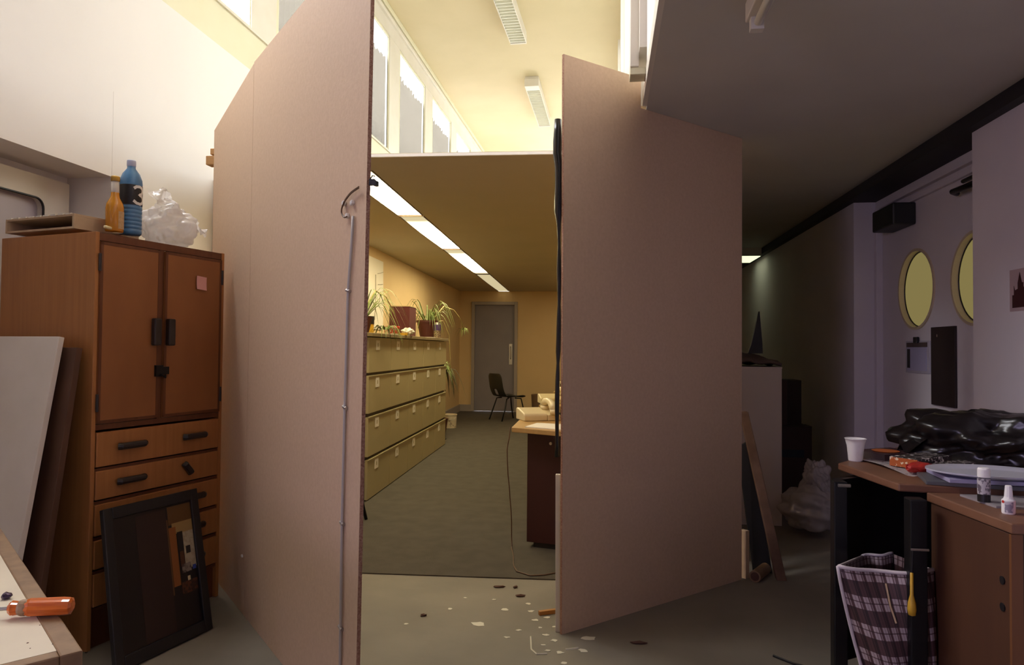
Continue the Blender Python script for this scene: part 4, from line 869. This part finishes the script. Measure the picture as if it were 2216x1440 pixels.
# ---- trestle table with black frame
TZ2 = .78
t = thing('side_table', 'brown topped table on black metal frame near right wall', 'table', (.90, 2.36, 0))
def G(x, y, z=0): return (x-.90, y-2.36, z)
mk('tabletop', MB().prism([G(.872, 2.765, TZ2-.026), G(.931, 2.372, TZ2-.026), G(1.10, 2.345, TZ2-.026), G(1.72, 2.36, TZ2-.026), G(1.72, 3.30, TZ2-.026), G(1.30, 3.30, TZ2-.026)], (0, 0, .026)), M['table_brown'], t, bevel=.005)
for (x0, y0, x1, y1) in ((.785, 2.53, .83, 2.575), (.925, 2.27, .975, 2.32), (1.62, 2.4, 1.66, 2.44), (1.62, 3.2, 1.66, 3.24)):
    x0c, y0c = x0, y0
    mk('leg', MB().hexa([G(x0, y0), G(x1, y0), G(x1, y1), G(x0, y1), G(x0, y0, TZ2-.03), G(x1, y0, TZ2-.03), G(x1, y1, TZ2-.03), G(x0, y1, TZ2-.03)]), M['black_metal'], t, bevel=.004)
mk('rail', MB().hexa([G(.80, 2.56, .715), G(1.64, 3.2, .715), G(1.64, 3.23, .715), G(.80, 2.6, .715), G(.80, 2.56, .75), G(1.64, 3.2, .75), G(1.64, 3.23, .75), G(.80, 2.6, .75)]), M['black_metal'], t)
mk('back_panel', MB().hexa([G(.84, 2.62, .1), G(1.6, 3.15, .1), G(1.6, 3.17, .1), G(.84, 2.64, .1), G(.84, 2.62, .75), G(1.6, 3.15, .75), G(1.6, 3.17, .75), G(.84, 2.64, .75)]), M['black'], t)  # black sheet standing in for the darkness under the table
mk('leg_collar', MB().tube([G(.795, 2.52, .74), G(.835, 2.52, .74)], .006, 6), M['steel'], t); mk('leg_collar', MB().tube([G(.925, 2.265, .60), G(.975, 2.265, .60)], .004, 6), M['steel'], t)
# ---- desk with reddish panel nearer
t = thing('reddish_desk', 'desk with plain reddish brown end panel in near right corner', 'desk', (1.04, 2.2, 0))
K = lambda x, y, z=0: (x-1.04, y-2.2, z)
ZD = .76
mk('end_panel', MB().hexa([K(1.012, 2.335), K(1.045, 1.97), K(1.068, 1.975), K(1.036, 2.34), K(1.012, 2.335, ZD-.03), K(1.045, 1.97, ZD-.03), K(1.068, 1.975, ZD-.03), K(1.036, 2.34, ZD-.03)]), M['desk_orange'], t, bevel=.002)
mk('desktop', MB().prism([K(1.003, 2.345, ZD-.028), K(1.042, 1.955, ZD-.028), K(1.74, 1.96, ZD-.028), K(1.74, 2.335, ZD-.028)], (0, 0, .028)), M['table_brown'], t, bevel=.004)
mk('back_panel', MB().box(.0, .70, .09, .115, .1, ZD-.03), M['desk_orange'], t)
mk('end_panel', MB().box(.66, .685, -.22, .09, 0, ZD-.03), M['desk_orange'], t)
mk('panel_edge', MB().hexa([K(1.044, 1.962), K(1.072, 1.962), K(1.072, 1.972), K(1.044, 1.972), K(1.044, 1.962, ZD-.03), K(1.072, 1.962, ZD-.03), K(1.072, 1.972, ZD-.03), K(1.044, 1.972, ZD-.03)]), mat('orange_lipping', (.17, .065, .022, 1), .5), t)
for z in (.60, .53): mk('bolt_hole', MB().tube([K(1.040, 2.0, z), K(1.046, 2.0, z)], .011, 12), M['black'], t)
# ---- things on the table
o = tag(mk('plastic_cup', MB().lathe([(0, .003), (.024, 0), (.0255, .004), (.031, .06), (.0345, .072), (.037, .084), (.0395, .085), (.0395, .087), (.0355, .087), (.030, .062), (.024, .006), (0, .006)], 36, cap=False), M['cup'], smooth=True), 'white ribbed plastic cup on the far corner of side table', 'cup'); o.location = (.955, 2.825, TZ2)
b = MB().grid(lambda u, v: (.975+.10*u+.05*v, 2.85-.34*v+.03*u, TZ2+.0035+.012*max(0, .5-u)*math.sin(v*4)), 8, 12)
tag(mk('printed_leaflet', b, mat('printed_leaflet', (.50, .44, .44, 1), .7, (.12, .09, .10, 1), 55, 2, lo=.6, hi=.64), solid=.0008), 'printed leaflet curling over the side table edge beside cup', 'paper')
prn = mat('dark_box_print', (.03, .02, .022, 1), .4, (.75, .70, .66, 1), 70, 2, (1, 1, 1), lo=.58, hi=.61)
prn2 = mat('orange_box_print', (.50, .12, .03, 1), .4, (.85, .72, .5, 1), 45, 2, lo=.55, hi=.58)
def carton(label, x, y, z, rz, sx, sy, sz, m1, m2):
    q = thing('food_carton', label, 'box', (x, y, z), R(rz), 'cartons on the side table')
    mk('carton_body', MB().box(-sx/2, sx/2, -sy/2, sy/2, 0, sz), m1, q, bevel=.001); mk('printed_end', MB().box(-sx/2, sx/2, -sy/2-.001, -sy/2, .002, sz-.002), m2, q); return q
carton('orange and black printed carton lying flat beside the leaflet', 1.145, 2.72, TZ2+.006, -52, .10, .22, .036, prn, prn2)
carton('black printed carton with white lettering nearest the oval tray', 1.21, 2.64, TZ2, -52, .06, .22, .03, prn, prn)
carton('dark flat box with reddish top at the back of side table', 1.11, 2.93, TZ2, -60, .14, .2, .028, mat('dark_plum_box', (.06, .025, .03, 1), .5), M['stack'])
o = tag(mk('orange_disc', MB().lathe([(0, .0), (.045, 0), (.05, .004), (.0, .006)], 28, cap=False), M['orange_card']), 'small orange disc on top of the dark flat box', 'lid'); o.location = (1.095, 2.91, TZ2+.028)
t = thing('red_packet', 'bright red packet lying in front of printed cartons', 'packet', (1.07, 2.555, TZ2+.006), R(20))
mk('packet_body', crumple(.05, .028, .018, .2, 1.5, 4), M['red'], t, smooth=True); t.children[0].location.z = .018; mk('packet_seal', MB().box(-.052, .05, -.002, .002, .016, .03), M['red'], t)
# oval tray over magazines
t = thing('oval_tray', 'oval pale grey tray resting on papers on side table', 'tray', (1.22, 2.40, TZ2+.029), R(-8))
b = MB(); n = 48
for prof_ in ([(0, .006), (.75, .006), (.86, .012), (1.0, .016), (1.0, .011), (.84, .004), (.7, 0), (0, 0)],):
    rings = [[b.b.verts.new((r_*.185*math.cos(2*math.pi*k/n), r_*.125*math.sin(2*math.pi*k/n), z)) for k in range(n)] for r_, z in prof_ if r_ > 0]
    for p, q in zip(rings, rings[1:]):
        for k in range(n): b.b.faces.new([p[k], p[(k+1) % n], q[(k+1) % n], q[k]])
    b.b.faces.new(rings[0]); b.b.faces.new(rings[-1][::-1])
mk('tray_dish', b, M['plate'], t, smooth=False)
for i, (dx, dy, rz, m_, lab) in enumerate(((1.20, 2.42, -14, mat('grey_magazine', (.12, .12, .13, 1), .4), 'dark magazine under the oval tray, bottom of pile'), (1.24, 2.41, -5, M['lilac_paper'], 'pale blue sheet pad directly under the oval tray'))):
    o = tag(mk('magazine', MB().box(-.17, .17, -.10, .10, 0, .013), m_, bevel=.002), lab, 'magazine'); o.location = (dx, dy, TZ2+.0145*i); o.rotation_euler.z = R(rz)
# black plastic bag heap at the back
t = thing('black_bag', 'crumpled black plastic bag heaped at the back of side table', 'bag', (1.45, 2.93, TZ2))
o = mk('bag_body', crumple(.27, .17, .12, .4, 2.0, 6.6, lambda c: Vector((c.x, c.y, max(c.z, -.075)))), mat('shiny_black_bag', (.012, .009, .009, 1), .28), t, smooth=True); o.location = (0, 0, .076); o.rotation_euler.z = R(-35)
mk('bag_corner', MB().grid(lambda u, v: (-.12-.17*u, -.02+.10*v-.03*u, .125-.085*u+.012*math.sin(v*7+u*4)-.03*(v-.5)**2), 8, 6), bpy.data.materials['shiny_black_bag'], t, smooth=True)
# small bottles on the desk
t = thing('glue_spray_can', 'small clear bottle with white cap and black base', 'bottle', (1.098, 2.20, ZD))
mk('black_base', MB().lathe([(0, 0), (.0165, 0), (.0165, .022), (0, .022)], 28, cap=False), M['black'], t); mk('bottle_body', MB().lathe([(.0165, .022), (.0168, .066), (.012, .068)], 28, cap=False), mat('printed_bottle', (.55, .52, .55, 1), .3, (.15, .13, .16, 1), 90, 2, lo=.5, hi=.56), t)
mk('cap', MB().lathe([(.0162, .071), (.0165, .072), (.0165, .094), (.014, .098), (0, .099)], 28, cap=False), M['cup'], t, smooth=False)
t = thing('correction_bottle', 'small white bottle with white pointed cap near desk edge', 'bottle', (1.098, 2.075, ZD))
mk('bottle_body', MB().lathe([(0, 0), (.0155, 0), (.0165, .003), (.0165, .037), (.012, .041), (.0105, .046), (0, .046)], 28, cap=False), M['cup'], t)
mk('cap', MB().lathe([(.0105, .046), (.0082, .075), (.007, .0765), (0, .0765)], 10, cap=False), M['cup'], t)
b = MB()
for k in range(8):
    t0, t1 = R(-150+9*k), R(-150+9*(k+1)); b.poly([(.0168*math.cos(t0), .0168*math.sin(t0), .005), (.0168*math.cos(t1), .0168*math.sin(t1), .005), (.0168*math.cos(t1), .0168*math.sin(t1), .034), (.0168*math.cos(t0), .0168*math.sin(t0), .034)])
mk('label', b, mat('grey_label', (.28, .25, .32, 1), .5, (.6, .55, .6, 1), 60, 1, lo=.5, hi=.54), t)
o = mk('red_spot', MB().lathe([(0, 0), (.004, 0), (.004, .0006)], 12), M['red'], t); o.matrix_local = Matrix.Translation((.0168*math.cos(R(-165)), .0168*math.sin(R(-165)), .033)) @ Matrix.Rotation(R(-165), 4, 'Z') @ Matrix.Rotation(R(90), 4, 'Y')
for i, (x, y, h_, m_, m2, lab) in enumerate(((1.145, 2.03, .05, M['red'], M['black'], 'low red and black jar at the right edge of desk'), (1.24, 2.16, .13, mat('dark_print_can', (.015, .014, .018, 1), .4, (.55, .55, .45, 1), 80, 1, lo=.62, hi=.65), M['black'], 'tall dark printed can at the right edge of desk'))):
    t = thing('paint_jar', lab, 'jar', (x, y, ZD)); r_ = .024 if i == 0 else .03
    mk('jar_body', MB().lathe([(0, 0), (r_, 0), (r_, h_*.75), (0, h_*.75)], 24, cap=False), m_, t); mk('lid', MB().lathe([(r_, h_*.75), (r_*1.03, h_*.77), (r_*1.03, h_), (0, h_)], 24, cap=False), m2, t)
o = tag(mk('loose_papers', MB().hexa([(1.08, 2.30, 0), (1.10, 2.14, 0), (1.36, 2.12, 0), (1.34, 2.31, 0), (1.08, 2.30, .006), (1.10, 2.14, .006), (1.36, 2.12, .006), (1.34, 2.31, .006)]), mat('greyish_papers', (.30, .27, .28, 1), .7)), 'loose grey papers on desk behind the small bottles', 'paper'); o.location.z = ZD
[q for q in COL.objects if q.name == 'glue_spray_can'][0].location.z = ZD+.006
# ---- checked laundry bag under the table
m = bpy.data.materials.new('woven_check_plastic'); m.use_nodes = True; nn = m.node_tree.nodes; ll = m.node_tree.links; bs = nn['Principled BSDF']; bs.inputs['Roughness'].default_value = .5
uvn = nn.new('ShaderNodeUVMap'); sx = nn.new('ShaderNodeSeparateXYZ'); ll.new(uvn.outputs[0], sx.inputs[0])
def stripe(out, per, stops):
    mu = nn.new('ShaderNodeMath'); mu.operation = 'MULTIPLY'; mu.inputs[1].default_value = 1/per; fr = nn.new('ShaderNodeMath'); fr.operation = 'FRACT'
    ll.new(out, mu.inputs[0]); ll.new(mu.outputs[0], fr.inputs[0]); r = nn.new('ShaderNodeValToRGB'); r.color_ramp.interpolation = 'CONSTANT'; E = r.color_ramp.elements
    E[0].position = 0; E[0].color = (stops[0][1],)*3+(1,); E[1].position = stops[1][0]; E[1].color = (stops[1][1],)*3+(1,)
    for p_, v_ in stops[2:]: x = E.new(p_); x.color = (v_,)*3+(1,)
    ll.new(fr.outputs[0], r.inputs[0]); return r.outputs[0]
h_ = stripe(sx.outputs['X'], .036, [(0, .0), (.16, 1), (.38, .45), (.45, 1), (.68, .0), (.78, .55), (.9, .0)])
v_ = stripe(sx.outputs['Y'], .085, [(0, .0), (.48, 1), (.70, .15), (.75, 1), (.93, .0)])
mx = nn.new('ShaderNodeMath'); mx.operation = 'MULTIPLY'; ll.new(h_, mx.inputs[0]); ll.new(v_, mx.inputs[1])
ad = nn.new('ShaderNodeMath'); ad.operation = 'ADD'; ll.new(h_, ad.inputs[0]); ll.new(v_, ad.inputs[1])
a1 = nn.new('ShaderNodeMix'); a1.data_type = 'RGBA'; a1.inputs['A'].default_value = (.035, .018, .02, 1); a1.inputs['B'].default_value = (.16, .075, .08, 1)
hf = nn.new('ShaderNodeMath'); hf.operation = 'MULTIPLY'; hf.inputs[1].default_value = .5; ll.new(ad.outputs[0], hf.inputs[0]); ll.new(hf.outputs[0], a1.inputs['Factor'])
a2_ = nn.new('ShaderNodeMix'); a2_.data_type = 'RGBA'; a2_.inputs['B'].default_value = (.46, .38, .40, 1); ll.new(a1.outputs['Result'], a2_.inputs['A']); ll.new(mx.outputs[0], a2_.inputs['Factor']); ll.new(a2_.outputs['Result'], bs.inputs['Base Color'])
lbag = thing('laundry_bag', 'checked woven plastic laundry bag with white piping under side table', 'bag', (.87, 2.36, 0))
def bag_panel(name, f, nu=14, nv=14, su=.32, sv=.5):
    mb = MB(); uvl = mb.b.loops.layers.uv.new('UVMap'); vs = [[mb.b.verts.new(f(i/nu, j/nv)) for j in range(nv+1)] for i in range(nu+1)]
    for i in range(nu):
        for j in range(nv):
            fc_ = mb.b.faces.new([vs[i][j], vs[i+1][j], vs[i+1][j+1], vs[i][j+1]])
            for lp, (p_, q_) in zip(fc_.loops, ((i, j), (i+1, j), (i+1, j+1), (i, j+1))): lp[uvl].uv = (p_/nu*su+.06*(q_/nv), q_/nv*sv)
    return mk(name, mb, m, lbag, smooth=True, solid=.002)
def FR(u, v): # front face: u left..right, v bottom..top ; near side
    x = (-.135+.13*(1-v)**1.15)*(1-u)+.135*u; y = -.02-.035*math.sin(math.pi*u)*math.sin(math.pi*v)+.012*math.sin(u*9+v*4)-.10*(u)*.4
    return Vector((x, y, .02+(.50-.0)*v-.015*math.sin(math.pi*u)*v+.012*u*v))
bag_panel('front_panel', FR)
def SD(u, v):
    p = FR(0, v); q = Vector((.03+.05*(1-v), .24, .02+.46*v)); r_ = p.lerp(q, u); r_.x -= .03*math.sin(math.pi*u)*math.sin(math.pi*v)*(1); return r_
bag_panel('side_panel', SD, su=.26)
bag_panel('back_panel', lambda u, v: Vector(((.03+.05*(1-v))*(1-u)+.135*u, .24+.01*math.sin(u*8), .02+(.46+.012*u)*v)))
bag_panel('side_panel', lambda u, v: FR(1, v).lerp(Vector((.135, .24, .02+.472*v)), u), su=.26)
mk('base_panel', MB().hexa([FR(0, 0)-Vector((0, 0, .02)), FR(1, 0)-Vector((0, 0, .02)), Vector((.135, .24, 0)), Vector((.08, .24, 0)), FR(0, 0), FR(1, 0), Vector((.135, .24, .02)), Vector((.08, .24, .02))]), M['black'], lbag)
pip = mat('white_piping', (.62, .55, .58, 1), .5)
mk('piping', MB().tube([FR(k/14, 1) for k in range(15)], .0062, 8), pip, lbag, smooth=True)
mk('piping', MB().tube([FR(0, k/14)+Vector((-.002, -.002, 0)) for k in range(15)], .0055, 8), pip, lbag, smooth=True)
mk('piping', MB().tube([(.03+.105*k/10, .24+.01*math.sin(k*.8), .482+.0012*k) for k in range(11)], .005, 8), pip, lbag, smooth=True)
mk('piping', MB().tube([SD(k/8, 1) for k in range(9)], .004, 8), pip, lbag, smooth=True)
mk('zip_tab', MB().tube([FR(.50, .93)+Vector((0, -.004, 0)), FR(.50, .80)+Vector((0, -.006, 0)), FR(.53, .70)+Vector((0, -.007, 0))], .003, 6), M['pale_wood'], lbag)
t = thing('paint_brush', 'yellow handled brush hanging beside the checked bag', 'brush', (.925, 2.262, .40))
mk('handle', MB().lathe([(0, 0), (.010, .004), (.0125, .02), (.011, .04), (.005, .065), (.0045, .13), (0, .132)], 16, cap=False), M['yellow'], t, smooth=True); mk('hanging_loop', MB().tube([(0, 0, .13), (.003, .003, .16), (.006, .006, .2)], .002, 6), M['black'], t)
tag(mk('floor_cable', MB().tube([(.66, 2.86, .005), (.72, 2.80, .005), (.80, 2.76, .005), (.9, 2.74, .005)], .005, 6), M['black']), 'dark cable end on the floor left of side table', 'cable')
